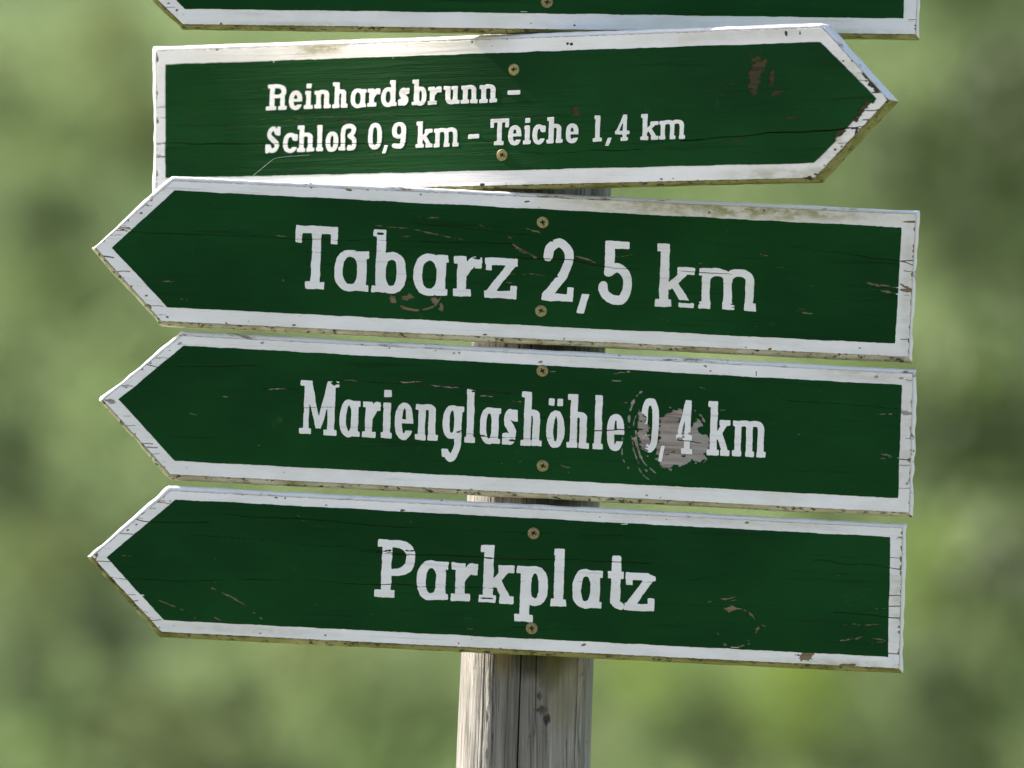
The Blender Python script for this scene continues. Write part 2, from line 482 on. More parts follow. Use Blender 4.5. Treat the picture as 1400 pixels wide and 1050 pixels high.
    if ch == 'M':
        a = 0.09 * W; b = W - a - s
        m1 = poly(X, Y, [(a, cap), (a + s * 1.1, cap), (W * 0.5 + s * 0.35, cap * 0.12), (W * 0.5 - s * 0.35, cap * 0.12)])
        m2 = poly(X, Y, [(b - s * 0.1, cap), (b + s, cap), (W * 0.5 + s * 0.35, cap * 0.12), (W * 0.5 - s * 0.35, cap * 0.12)])
        return U(B(a + s * .1, 0, a + s * 0.85, cap), B(b, 0, b + s, cap), m1, m2, B(0, cap - t, a + s * 1.2, cap), B(b - s * 0.1, cap - t, W, cap), B(0, 0, a + s * 1.25, t), B(b - s * 0.5, 0, W - 0.02 * W, t))
    if ch in 'PR':
        x0 = 0.17 * W; yb = cap * (0.38 if ch == 'P' else 0.46)
        f = U(B(x0, 0, x0 + s, cap), B(0.06 * W, cap - t, x0 + s + W * 0.2, cap), B(0, 0, x0 + s * 1.45, t))
        bowl = np.maximum(ring(X, Y, x0 - W * 0.25, yb, W * (1.0 if ch == 'P' else 0.95), cap, s * 0.95, t * 0.95, 2.6), -(X - x0))
        f = U(f, bowl)
        if ch == 'R':
            f = U(f, B(W * 0.68, 0, W * 0.68 + s * 0.95, yb + t), B(W * 0.60, 0, W, t))
        return f
    if ch == '0':
        return ring(X, Y, 0, 0, W, cap, s * 0.95, t * 0.95, 2.6)
    if ch == '2':
        arc = brush(X, Y, [(s * 0.55, cap * .70), (s * 0.75, cap * .84), (W * .50, cap - s * 0.5), (W - s * 0.75, cap * .82), (W - s * 0.6, cap * .66), (W * 0.66, cap * .43), (W * .32, cap * .18), (s * 0.55, t * 0.8)], s)
        return U(arc, B(0, 0, W, t), B(W - s * 0.72, 0, W, t * 2.0))
    if ch == '5':
        bowl = brush(X, Y, [(W * .28, cap * .50), (W * .55, cap * .585), (W - s * .55, cap * .46), (W - s * .45, cap * .27), (W * .74, cap * .085), (W * .44, s * .48), (s * .75, cap * .15), (s * .48, cap * .28)], s * 0.98)
        return U(B(W * 0.16, cap - t, W * 0.90, cap), B(W * .16, cap * .50, W * .16 + s * 1.05, cap), bowl, B(0, cap * 0.20, s * .9, cap * .31))
    if ch == '9':
        tail = brush(X, Y, [(W - s * .5, cap * .62), (W - s * .55, cap * .36), (W * .72, cap * .12), (W * .42, s * .52), (s * .6, s * .62)], s * 0.98)
        return U(ring(X, Y, 0, cap * 0.38, W, cap, s, t), tail)
    if ch == '4':
        s = s * 0.82; x0 = W * 0.54
        dg = poly(X, Y, [(0, cap * .27), (s * 0.75, cap * .27), (x0 + s * 0.6, cap), (x0 + s * 0.02, cap)])
        return U(B(x0, 0, x0 + s, cap), dg, B(0, cap * .25, W, cap * .25 + t * 0.95), B(x0 - s * 0.55, 0, x0 + s * 1.45, t * 0.95))
    if ch == ',':
        return poly(X, Y, [(0, -cap * 0.17), (W * .60, -cap * .17), (W, cap * .13), (W * .40, cap * .13)])
    if ch == '-':
        return B(0, xh * .40, W, xh * .40 + t * 1.15)
    raise KeyError(ch)

# text lines: letters with the left and right edge of each in photo pixels, baseline start, slope, x-height, cap height, stem, serif
def z4(ox, k, items):
    return [(c, ox + a / k, ox + b / k) for c, a, b in items]
TEXT = {
    'castle': [
        dict(base=(378, 150.2), slope=-0.0346, xh=24, cap=34.5, s=6.1, t=4.9, g=z4(350, 4, [('R', 55, 172), ('e', 180, 255), ('i', 262, 315), ('n', 318, 410), ('h', 418, 505), ('a', 517, 605), ('r', 608, 680), ('d', 683, 772), ('s', 778, 840), ('b', 852, 935), ('r', 940, 1015), ('u', 1025, 1115), ('n', 1120, 1215), ('n', 1222, 1320)]) + z4(640, 4.375, [('-', 235, 315)])),
        dict(base=(373, 208.9), slope=-0.0346, xh=25, cap=35.5, s=6.1, t=4.9, g=z4(350, 4, [('S', 52, 135), ('c', 147, 230), ('h', 225, 322), ('l', 328, 370), ('o', 380, 452), ('\u00df', 452, 552), ('0', 612, 690), (',', 690, 725), ('9', 742, 822), ('k', 873, 968), ('m', 972, 1110), ('-', 1160, 1223)]) + z4(640, 4.375, [('T', 130, 245), ('e', 240, 320), ('i', 330, 380), ('c', 385, 465), ('h', 470, 570), ('e', 583, 662), ('1', 745, 805), (',', 820, 862), ('4', 878, 968), ('k', 1030, 1142), ('m', 1142, 1300)]))],
    'village': [
        dict(base=(428, 395.0), slope=0.0503, xh=55, cap=86, s=12.2, t=10.0, g=z4(390, 4, [('T', 48, 288), ('a', 265, 460), ('b', 470, 668), ('a', 698, 893), ('r', 915, 1075), ('z', 1087, 1272)]) + z4(700, 4, [('2', 162, 345), (',', 355, 432), ('5', 472, 660), ('k', 782, 1007), ('m', 1018, 1340)]))],
    'cave': [
        dict(base=(412, 593.0), slope=0.0518, xh=48.5, cap=73.5, s=9.4, t=7.5, g=z4(390, 4, [('M', 75, 295), ('a', 295, 412), ('r', 418, 522), ('i', 523, 592), ('e', 597, 702), ('n', 708, 840), ('g', 858, 982), ('l', 980, 1046), ('a', 1062, 1180), ('s', 1187, 1272), ('h', 1285, 1412)]) + z4(720, 4, [('\u00f6', 105, 213), ('h', 218, 350), ('l', 360, 425), ('e', 437, 535), ('0', 618, 728), (',', 722, 764), ('4', 815, 910), ('k', 983, 1118), ('m', 1122, 1312)]))],
    'parking': [
        dict(base=(525, 816.1), slope=0.0543, xh=52, cap=78.6, s=13.0, t=9.8, g=z4(490, 3.256, [('P', 70, 255), ('a', 257, 402), ('r', 410, 532), ('k', 535, 698), ('p', 700, 850), ('l', 855, 932), ('a', 950, 1088), ('t', 1105, 1184), ('z', 1184, 1322)]))],
    'top': []}

# ------------------------------------------------------------------ the five arrow boards
# front: corners of the flat face, outer: silhouette corners, field: corners of the green field (photo pixels, same order)
BOARDS = [
    dict(key='top', yaw=0.6, name='arrow_sign', front=[(262, -162), (1258, -150), (1252, 47), (250, 33), (145, -69)], outer=[(259, -168), (1263, -156), (1257, 53), (248, 38.5), (139, -70)],
         field=[(266, -140), (1240, -129), (1235, 25), (253, 12), (172, -69)], label='green arrow sign pointing left, topmost on the post, without visible lettering'),
    dict(key='castle', yaw=25.2, name='arrow_sign', front=[(214, 70), (1124, 37.5), (1214, 136), (1114, 243), (214, 265)], outer=[(210, 64), (1124, 32), (1217.5, 136.5), (1117, 248), (210, 271)],
         field=[(226, 88), (1121.5, 57), (1200, 136), (1112.5, 223), (226, 243.5)], label='green arrow sign pointing right, lettered Reinhardsbrunn, Schloss and Teiche'),
    dict(key='village', yaw=-0.8, name='arrow_sign', front=[(237, 247), (1252, 293), (1242, 488), (221, 439), (131, 339)], outer=[(235, 241), (1257.5, 288), (1247, 495.5), (220, 445), (125.5, 339)],
         field=[(238.7, 260.5), (1232.6, 311), (1224, 470), (228.7, 420), (153, 339)], label='green arrow sign pointing left, lettered Tabarz 2,5 km in large letters'),
    dict(key='cave', yaw=0.5, name='arrow_sign', front=[(249, 459), (1248, 511), (1243, 701), (233, 648.5), (141, 547)], outer=[(247.5, 452), (1253, 505.5), (1248, 707), (233, 655.5), (135, 547)],
         field=[(251, 472.5), (1233, 526.5), (1228, 681), (239, 630), (162.5, 546)], label='green arrow sign pointing left, lettered Marienglash\u00f6hle 0,4 km, paint peeled at a knot'),
    dict(key='parking', yaw=-0.3, name='arrow_sign', front=[(233, 671), (1234, 722), (1229, 914), (221, 864), (126, 761)], outer=[(231, 664), (1240, 716), (1234, 920.5), (219, 871), (119.5, 761)],
         field=[(240, 683), (1217.5, 734), (1214, 898), (224, 848), (146, 762)], label='green arrow sign pointing left, lettered Parkplatz, lowest on the post'),
]
AX_SLOPE = -0.0372                                            # the post leans to the right towards its top
def axis_px(py): return 721 + (py - 890) * AX_SLOPE
THICK, POST_R = 0.025, 0.0605
AXIS_Y = THICK + POST_R
YN = np.array([0, -1.0, 0])
def axis_at(py):
    return px_plane(np.array(axis_px(py)), np.array(float(py)), YN, np.array([0, AXIS_Y, 0]))

# wear. cracks: polyline + half width; streaks: line + half width where paint has flaked off in slivers; blobs: ellipse cx,cy,rx,ry,angle
WEAR = {
 'top': dict(cracks=[([(600, -80), (900, -74), (1240, -70)], .7)], streaks=[(780, -20, 800, -19, 1.2)], blobs=[]),
 'castle': dict(
    cracks=[([(214, 196), (330, 197), (430, 195), (560, 195.5)], .75), ([(640, 211), (760, 208), (900, 203)], .6), ([(930, 193), (1010, 186), (1075, 181), (1140, 177), (1190, 171)], 1.0), ([(226, 172), (400, 171)], .45),
            ([(640, 161), (780, 160), (800, 158)], .5), ([(800, 198), (960, 192)], .5)],
    streaks=[(255, 162, 292, 163, 1.3), (252, 173, 278, 174, 1.2), (300, 169, 332, 170, .9), (304, 178, 322, 179, 1.2), (306, 192, 320, 193, 1.2), (382, 163, 432, 164, 1.2), (434, 158, 458, 158, .9), (462, 164, 481, 165, 1.9), (480, 158, 512, 159, 1),
             (525, 159, 572, 160, 1), (355, 162, 372, 163, 1), (640, 160, 668, 159, 1), (950, 129, 1010, 125, 1), (975, 116, 1012, 113, 1), (1066, 160, 1098, 159, 1.9), (1104, 150, 1115, 150, 1.6), (985, 195, 1020, 190, 2.3), (1010, 209, 1042, 209, 1),
             (420, 205, 470, 206, .8), (500, 210, 520, 209, .8), (745, 210, 766, 209, .8), (1014, 75, 1030, 72, 1.2), (1045, 80, 1066, 86, 1), (1060, 146, 1075, 146, 1), (290, 90, 286, 95, .9), (310, 129, 322, 130, .7), (640, 195, 700, 193, .6),
             (280, 144, 284, 150, .7), (372, 80, 376, 93, .8), (900, 204, 930, 200, .8), (620, 184, 650, 183, .7)],
    blobs=[(1032, 102, 8, 27, 8), (1040, 92, 5, 14, 30), (1055, 106, 3.5, 9, 10), (1062, 127, 9, 2.5, -25), (787, 152, 4.5, 6, 0), (1184, 149, 20, 6, -45), (1152, 184, 11, 6, -40), (1168, 166, 9, 4, -45)],
    white=[(1197, 117, 14, 6, 42), (1186, 107, 6, 2, 40), (1175, 158, 12, 3, -45), (1150, 182, 9, 3, -42), (1106, 244, 14, 2, -5), (660, 252, 3, 1.5, 0), (782, 60, 3, 2, 20), (776, 59, 2, 2, 0), (1094, 46, 1.5, 3, 0), (1075, 46, 1.5, 3, 0)]),
 'village': dict(
    cracks=[([(155, 312), (176, 318), (290, 321), (420, 326), (470, 328), (560, 329), (700, 334)], .65), ([(415, 344), (600, 345)], .45), ([(705, 352), (780, 357), (832, 365), (880, 368), (1000, 375)], .7), ([(1080, 338), (1160, 347), (1232, 358), (1254, 364)], .7), ([(560, 304), (720, 322), (740, 326)], .45)],
    streaks=[(508, 308, 560, 313, 1.3), (560, 313, 642, 330, 1.4), (568, 295, 608, 300, 1.4), (655, 306, 672, 314, 1.3), (700, 334, 732, 351, 2.4), (712, 311, 742, 319, 2), (686, 321, 702, 327, 1.5), (703, 339, 738, 354, 2.2), (690, 374, 748, 376, 1.3), (786, 350, 816, 359, 2.1), (776, 374, 792, 377, 1.2),
             (1038, 348, 1054, 350, 1.6), (1184, 387, 1228, 393, 3), (1190, 395, 1232, 402, 2.2), (222, 385, 240, 386, 1.8), (246, 409, 257, 410, 1.6), (375, 322, 398, 323, 1.2), (1095, 427, 1112, 429, 1.6), (1060, 364, 1072, 365, 1.2), (1080, 379, 1090, 380, 1), (1102, 390, 1114, 391, 1.2), (985, 314, 996, 317, 1.4), (1036, 413, 1050, 410, 1),
             (386, 382, 388, 386, 1.4), (840, 351, 868, 348, .8), (544, 322, 570, 324, .8), (690, 386, 712, 390, 1.2), (940, 292, 980, 294, .7)],
    arcs=[([(534, 404), (546, 418), (570, 424), (593, 419), (604, 404)], 1.4)],
    blobs=[(558, 406, 7, 5, 0), (537, 411, 4, 4, 0), (597, 412, 7, 4, 20), (603, 420, 3, 4, 0)],
    letter=[(936, 412, 17, 2.8, 6), (520, 319.5, 4, 1.6, 0), (652, 353, 5, 1.6, 0), (754, 329, 5, 2.2, 0), (1007, 413, 6, 2.6, -20), (759, 378, 5, 1.2, 0), (694, 388, 5, 2, 0), (1003, 420, 4, 1.2, 0)],
    white=[(168, 300, 3, 1.5, -30), (138, 330, 4, 2.2, 0), (236, 245, 4, 1.5, 0), (1240, 397, 8, 3, 10), (1236, 391, 5, 1.5, 20), (478, 259, 6, 1.6, 5), (575, 266, 3, 1.5, 0), (595, 459, 3, 1.4, 0)]),
 'cave': dict(
    cracks=[([(190, 497), (212, 503), (290, 499), (350, 501)], .7), ([(360, 532), (400, 531), (412, 530)], .6), ([(448, 521), (560, 524), (640, 530), (700, 538)], .7), ([(412, 558), (465, 557)], .55), ([(812, 588), (850, 588.5), (878, 589)], 1.3), ([(926, 602), (958, 607)], 1.0), ([(1070, 546), (1140, 552), (1234, 559)], .7), ([(1228, 627), (1250, 629)], .9), ([(625, 591), (665, 596), (760, 600)], .5)],
    streaks=[(366, 533, 392, 531, 1.6), (470, 520, 500, 522, 1.0), (535, 522, 578, 523, 1.5), (588, 527, 640, 531, 1.4), (655, 541, 675, 542, 1), (836, 512, 862, 508, 1.3), (836, 520, 850, 520, 1.7), (303, 542, 313, 543, 1.3), (1204, 621, 1230, 626, 2.4), (1198, 626, 1222, 625, 1.3), (1198, 567, 1212, 566, 1.2), (1214, 566, 1220, 566, 1.2),
             (955, 530, 965, 533, 1.6), (983, 561, 993, 561, 1.2), (914, 557, 922, 558, 1.5), (765, 636, 785, 640, .9), (1090, 594, 1096, 592, 1), (1121, 533, 1122, 535, 1.2), (700, 548, 714, 549, 1), (853, 551, 858, 551, 1.4), (966, 627, 960, 634, 1.4), (258, 566, 270, 568, .9), (745, 510, 766, 508, .8)],
    arcs=[([(881, 533), (868, 545), (861, 565), (860, 584)], 1.9), ([(866, 583), (868, 572), (874, 560)], .9), ([(872, 585), (874, 575), (879, 566)], .9), ([(869, 590), (872, 612), (880, 632), (899, 649)], 1.5), ([(863, 597), (868, 620), (874, 634), (884, 644)], 1.2), ([(851, 598), (851, 625), (859, 640)], .9), ([(873, 640), (880, 650), (890, 657)], .8), ([(950, 562), (960, 570), (965, 580)], 1.4), ([(945, 575), (952, 571), (960, 582)], 1.4), ([(867, 600), (871, 607)], 2.4)],
    blobs=[(879, 585, 6.5, 20, -4), (881, 606, 6, 14, -16), (915, 582, 14, 18, 10), (926, 568, 11, 8, -20), (922, 600, 20, 20, 0), (948, 598, 13, 14, 0), (960, 606, 11, 12, 0), (951, 622, 15, 9, -10), (924, 627, 17, 9, 5), (911, 632, 8, 8, 20), (914, 639, 5, 2, 45), (951, 583, 10, 5, -50), (905, 612, 8, 16, 10)],
    letter=[(879, 585, 7, 19, -4), (880, 606, 7, 13, -16), (459, 524, 8, 2, 3), (648, 535, 5, 1.2, 3), (934, 597, 2, 1.4, 0), (929, 600, 6, 1.2, 10), (943, 593, 1.5, 1.2, 0), (626, 591, 5, 1.6, -15), (660, 596, 4, 1.2, 0), (700, 602, 4, 1.2, 0), (926, 592, 1.5, 1, 0), (912, 568, 4, 6, 20)],
    white=[(151, 549, 6.5, 3, 10), (1238, 563.5, 7, 3.4, 2), (1248, 631, 5, 4, 30), (1240, 661, 3, 2, -40), (1140, 502.5, 4, 2, 0), (1137, 505, 2, 2, 0), (540, 669, 3, 1.4, 0), (1034, 512, 1.2, 3, 0)]),
 'parking': dict(
    cracks=[([(172, 709), (200, 712), (285, 715)], .65), ([(265, 733), (360, 738), (460, 747), (560, 757), (680, 763), (890, 770)], .7), ([(144, 788), (172, 791), (270, 794), (370, 792), (490, 797), (600, 803), (680, 805)], .8), ([(300, 703), (490, 716), (640, 726), (720, 729), (850, 731)], .6), ([(1110, 766), (1217, 775), (1240, 778)], .9), ([(1140, 838), (1217, 844), (1238, 846)], .7),
            ([(490, 754), (560, 760)], .5), ([(700, 793), (900, 797)], .5), ([(700, 857), (800, 862)], .5), ([(940, 792), (1000, 786)], .5)],
    streaks=[(215, 820, 262, 839, 1.5), (300, 808, 338, 828, 2.0), (288, 803, 298, 807, 1.5), (165, 760, 180, 761, 1.1), (192, 812, 198, 815, 1.4), (264, 844, 268, 846, 1.5), (292, 843, 303, 848, 1.4), (345, 837, 350, 839, 1.4), (354, 845, 359, 847, 1.4), (980, 820, 1008, 817, 2), (986, 822, 1008, 821, 1), (967, 823, 973, 823, 1.6), (992, 832, 1020, 834, 3.4), (1018, 835, 1028, 842, 2),
             (1148, 877, 1182, 871, 2.6), (1190, 872, 1212, 876, 2), (1165, 854, 1177, 854, 1.8), (1182, 854, 1208, 853, 1.9), (1192, 832, 1212, 832, 1.2), (1176, 815, 1190, 814, .8), (1183, 750, 1192, 750, 1.2), (1142, 787, 1150, 787, 1.1), (980, 865, 984, 867, 2), (1041, 855, 1047, 856, 2), (405, 704, 412, 707, 1.3), (1148, 853, 1164, 854, .8), (560, 713, 566, 714, 1.2), (876, 862, 886, 864, 1), (1112, 788, 1116, 790, 1), (275, 760, 360, 763, .4), (1190, 880, 1210, 877, 1.2)],
    arcs=[([(991, 881), (1000, 884.5), (1012, 884), (1024, 880)], 1.6), ([(1022, 835), (1031, 845), (1036, 856), (1033, 866)], 1.1)],
    blobs=[(1036, 859, 4, 3, -30), (1000, 832, 8, 4, 0)],
    letter=[(529, 752.5, 5, 1.2, 2), (668, 763, 5, .9, 2), (893, 785, 4, 2, 10), (665, 818, 8, .8, 3), (563, 753, 6, 1, 2)],
    white=[(1103, 896, 11, 5, -5), (1099, 899, 5, 4, 0), (1160, 909, 8, 2, 0), (1234, 890, 3, 12, 3), (131, 764, 1.6, 1.6, 0), (427, 857, 10, 2, 0), (390, 681, 1.6, 1.6, 0), (332, 676, 2, 1.5, 0), (379, 675, 3, 1.2, 30)]),
}
ALGAE = {'top': [(420, 36, 160, 8, .4), (1100, 44, 140, 8, .35)], 'castle': [(435, 66, 50, 14, .75), (455, 62, 30, 6, .8), (1080, 238, 110, 12, .5), (1175, 95, 60, 40, .35), (1000, 46, 170, 12, .25), (1150, 195, 60, 45, .45)], 'village': [(930, 284, 160, 16, .6), (1040, 288, 130, 14, .8), (1130, 290, 110, 15, .45), (760, 470, 240, 8, .3), (1242, 400, 14, 90, .35)], 'cave': [(1190, 512, 90, 12, .35), (700, 690, 260, 9, .3), (1240, 610, 16, 90, .3)], 'parking': [(1150, 910, 110, 10, .5), (1000, 712, 200, 9, .3), (1228, 820, 14, 90, .35), (350, 862, 120, 8, .3)]}
SCREWS = {'top': [(748, 3), (751, -118)], 'castle': [(703, 95), (687, 212)], 'village': [(742, 304), (739.5, 425)], 'cave': [(741.5, 507), (742, 637)], 'parking': [(729.5, 729), (727, 859)]}

def poly_sdf(X, Y, pts):
    return poly(X, Y, pts)

def local_add(F, x0, y0, h, box, fn):
    """F = max(F, fn) only inside a box of the pixel grid"""
    c0 = max(int((box[0] - x0) / h), 0); c1 = min(int((box[2] - x0) / h) + 2, F.shape[1])
    r0 = max(int((box[1] - y0) / h), 0); r1 = min(int((box[3] - y0) / h) + 2, F.shape[0])
    if c1 <= c0 or r1 <= r0: return
    X, Y = np.meshgrid(x0 + np.arange(c0, c1) * h, y0 + np.arange(r0, r1) * h)
    F[r0:r1, c0:c1] = np.maximum(F[r0:r1, c0:c1], -fn(X, Y))

def f_crack(pts, hw, sd, scale=1.0):
    def fn(X, Y):
        w = hw * scale * (0.85 + 0.55 * vnoise(X / 60, Y / 60, sd))
        Yw = Y + 1.6 * vnoise(X / 34, X * 0, sd + 5) + 0.5 * vnoise(X / 7, X * 0, sd + 8)
        d = pathd(X, Yw, pts)
        return d - w
    return fn
def f_streak(x0, y0, x1, y1, hw, sd):
    L = math.hypot(x1 - x0, y1 - y0) + 1e-6; ux, uy = (x1 - x0) / L, (y1 - y0) / L
    def fn(X, Y):
        a = (X - x0) * ux + (Y - y0) * uy; b = -(X - x0) * uy + (Y - y0) * ux
        t = np.clip(a / L, 0, 1)
        out = np.maximum(np.maximum(-a, a - L), 0)
        w = hw * np.sqrt(np.clip(4 * t * (1 - t), 0, 1)) * (0.44 + 0.72 * vnoise(a / 6, b / 1.2, sd) + 0.35 * vnoise(a / 2.2, b / .8, sd + 1))
        return np.abs(b + 0.9 * vnoise(a / 10, a * 0, sd + 3)) - w + out * 2
    return fn
def f_blob(cx, cy, rx, ry, ang, sd):
    c, s = math.cos(R_(ang)), math.sin(R_(ang))
    def fn(X, Y):
        a = (X - cx) * c + (Y - cy) * s; b = -(X - cx) * s + (Y - cy) * c
        q = np.hypot(a / rx, b / ry)
        return (q - 1) * min(rx, ry) + fbm(X / 5.5, Y / 3.2, sd, 3) * min(3.4, 0.62 * min(rx, ry))
    return fn
def f_arc(pts, hw, sd):
    sp = spline(pts, 6)
    return lambda X, Y: pathd(X, Y, sp) - hw * (0.55 + 1.1 * vnoise(X / 5, Y / 5, sd))

def pbox(pts, m):
    xs = [p[0] for p in pts]; ys = [p[1] for p in pts]
    return (min(xs) - m, min(ys) - m, max(xs) + m, max(ys) + m)

def carve(F, x0, y0, h, key, what, scale=1.0):
    W = WEAR[key]; sd = 100 * list(WEAR).index(key)
    if 'cracks' in what:
        for k, (pts, hw) in enumerate(W['cracks']):
            local_add(F, x0, y0, h, pbox(pts, 5), f_crack(pts, hw, sd + k, scale))
    if 'flakes' in what:
        for k, st in enumerate(W['streaks']):
            local_add(F, x0, y0, h, pbox([st[:2], st[2:4]], 6), f_streak(*st, sd + 30 + k))
        for k, b in enumerate(W['blobs']):
            m = max(b[2], b[3]) + 5
            local_add(F, x0, y0, h, (b[0] - m, b[1] - m, b[0] + m, b[1] + m), f_blob(*b, sd + 60 + k))
        for k, (pts, hw) in enumerate(W.get('arcs', [])):
            local_add(F, x0, y0, h, pbox(pts, 6), f_arc(pts, hw, sd + 80 + k))
    for key2 in ('letter', 'white'):
        if key2 in what:
            for k, b in enumerate(W.get(key2, [])):
                m = max(b[2], b[3]) + 5
                local_add(F, x0, y0, h, (b[0] - m, b[1] - m, b[0] + m, b[1] + m), f_blob(*b, sd + 140 + k))

def resample(pts, step):
    out = []
    for i in range(len(pts)):
        a, b = np.array(pts[i], float), np.array(pts[(i + 1) % len(pts)], float)
        n = max(2, int(np.hypot(*(b - a)) / step))
        for k in range(n):
            out.append((*(a + (b - a) * k / n), i))
    return out

# one screw head, built once in metres (x across, z up, -y towards the viewer)
def screw_meshes():
    h = 0.00028; n = 44
    g = (np.arange(n) - (n - 1) / 2) * h
    X, Z = np.meshgrid(g, g)
    r = np.hypot(X, Z)
    cross = np.minimum(np.maximum(np.abs(X) - 0.00062, np.abs(Z) - 0.0024), np.maximum(np.abs(Z) - 0.00062, np.abs(X) - 0.0024))
    cross = np.minimum(cross, r - 0.0013)
    F = np.maximum(r - 0.0048, -cross)
    pts, polys, segs = sdf_polys(F, g[0], g[0], h)
    m = len(pts); rr = np.hypot(pts[:, 0], pts[:, 1])
    y = -0.0009 - 0.00035 * (1 - (rr / 0.005) ** 2)
    V = np.concatenate([np.stack([pts[:, 0], y, pts[:, 1]], 1), np.stack([pts[:, 0] * np.where(rr > 0.004, 1.16, 1), np.where(rr > 0.004, 0.0004, y + 0.0016), pts[:, 1] * np.where(rr > 0.004, 1.16, 1)], 1)])
    loops, counts = [], []
    for p in polys: loops += p; counts.append(len(p))
    for a, b in segs: loops += [b, a, a + m, b + m]; counts.append(4)
    head = mesh_np("screw_head", V, loops, counts)
    k = 16
    a = np.arange(k) * 2 * math.pi / k
    fl = mesh_np("screw_recess", np.stack([np.cos(a) * 0.0030, np.full(k, 0.0002), np.sin(a) * 0.0030], 1), list(range(k)), [k])
    head.materials.append(MAT_SCREW); fl.materials.append(MAT_RECESS)
    return head, fl
SCREW_HEAD, SCREW_RECESS = screw_meshes()

ERF = np.vectorize(math.erf)
def light_warp(x):
    """added swell of the second board, shaped so raking sun lights only its left part"""
    return 0.155 * 0.13 * 0.8862 * ERF((x + 0.13) / 0.13) - 0.052 * x - 0.012

def build_sign(i, B):
    S = Sign(); key = B['key']
    yaw = R_(B['yaw'])
    n = np.array([-math.sin(yaw), -math.cos(yaw), 0.0])            # towards the viewer
    ax0 = np.array([math.cos(yaw), -math.sin(yaw), 0.0])
    f = B['front']
    cy = (f[0][1] + f[3][1]) / 2 + (f[1][1] - f[0][1]) / 2
    p_ax = axis_at(cy)
    p0 = p_ax + n * (POST_R + THICK)                               # a point of the front face, before the post
    a = px_plane(np.array([f[0][0], f[1][0]]), np.array([f[0][1], f[1][1]]), n, p0)
    u = a[1] - a[0]; u /= np.linalg.norm(u)
    v = np.cross(u, n); v = v if v[2] > 0 else -v
    bend = key == 'castle'
    M = np.stack([u, -n, v], 1)                                    # local x along the board, y into the board, z up
    def local(px, py, off):
        q = (px_plane(px, py, n, p0 + n * off) - p0) @ M
        if bend:                                                   # bend added so the raking sun leaves a soft lit patch
            for _ in range(2):
                o2 = (off + light_warp(q[:, 0]))[:, None]
                d = px_plane(px, py, n, p0) - CAM
                d = d / (d @ n)[:, None]
                q = (CAM + d * (((p0 - CAM) @ n) + o2) - p0) @ M
        return q
    S.local = local; S.bend = bend
    root = bpy.data.objects.new(B['name'], None)
    root.empty_display_size = 0.05
    col.objects.link(root)
    root.matrix_world = Matrix(((*M[0], p0[0]), (*M[1], p0[1]), (*M[2], p0[2]), (0, 0, 0, 1)))
    root['label'] = B['label']; root['category'] = 'sign'; root['group'] = 'arrow signs on the wooden post'
    loc = lambda x, y: local(np.array([float(x)]), np.array([float(y)]), 0.0)[0]
    al = []
    for (x, y, rx, ry, amt) in ALGAE[key]:
        c = loc(x, y); al.append((c[0], c[2], rx * 0.00066, ry * 0.00066, amt))
    mw, mg, mo, me_, mm = m_white(i, al), m_green(i), m_wood(i), m_edge(i, False), m_edge(i, True)

    # --- board body: chamfered rim, sides, back, and the floor of the cracks
    fr = resample(f, 5.0); ou = resample(B['outer'], 5.0)
    k = min(len(fr), len(ou))
    rim = []
    for e in range(5):
        A = np.array(f[e], float); A2 = np.array(f[(e + 1) % 5], float); O = np.array(B['outer'][e], float); O2 = np.array(B['outer'][(e + 1) % 5], float)
        m = max(3, int(np.hypot(*(A2 - A)) / 4.0))
        d = (A2 - A) / np.hypot(*(A2 - A)); nn = np.array([d[1], -d[0]])
        long_edge = abs(d[0]) > 0.95
        for j in range(m):
            t = j / m
            p = A + (A2 - A) * t; q = O + (O2 - O) * t
            wob = vnoise(np.array(j / 3.2), np.array(e * 7.3), 40 + i) * (0.35 if long_edge else 1.3) + vnoise(np.array(j / 9.0), np.array(e * 3.3), 70 + i) * (0.4 if long_edge else 1.3)
            if j == 0: wob = 0
            bottom = nn[1] > 0.3 if True else False
            rim.append((*p, *(q + nn * wob), e, nn[1]))
    rim = np.array(rim); K = len(rim)
    r0 = local(rim[:, 0], rim[:, 1], -0.00005)
    r1 = local(rim[:, 2], rim[:, 3], -0.0055)
    r2 = r1.copy(); r2[:, 1] = r1[:, 1] + (THICK - 0.0095)
    r3 = r0.copy(); r3[:, 1] = r0[:, 1] + THICK
    fl = r0.copy(); fl[:, 1] += 0.005
    V = np.concatenate([r0, r1, r2, r3, fl])
    loops, counts, mi = [], [], []
    for j in range(K):
        jn = (j + 1) % K
        mossy = rim[j, 5] > 0.5
        for ra, rb in ((0, 1), (1, 2), (2, 3)):
            loops += [ra * K + j, rb * K + j, rb * K + jn, ra * K + jn]; counts.append(4); mi.append(2 if mossy else 1)
        loops += [j, jn, 4 * K + jn, 4 * K + j]; counts.append(4); mi.append(0)
    hc = 6.0                                                       # back of the board and the wood at the bottom of the cracks
    CX, CY = np.meshgrid(np.arange(min(p[0] for p in f) - 9, max(p[0] for p in f) + 9, hc), np.arange(min(p[1] for p in f) - 9, max(p[1] for p in f) + 9, hc))
    cp, cpoly, _ = sdf_polys(poly(CX, CY, f), CX[0, 0], CY[0, 0], hc, 4)
    for off, mat_i, rev in ((-0.005, 0, True), (-THICK, 1, False)):
        base = len(V); V = np.concatenate([V, local(cp[:, 0], cp[:, 1], off)])
        for p in cpoly:
            loops += [base + a for a in (p[::-1] if rev else p)]; counts.append(len(p)); mi.append(mat_i)
    body = mesh_np("board", V, loops, counts, mi)
    # --- wooden face with the cracks cut in
    h = 0.85
    x0 = min(p[0] for p in f) - 4; x1 = max(p[0] for p in f) + 4; y0 = min(p[1] for p in f) - 4; y1 = max(p[1] for p in f) + 4
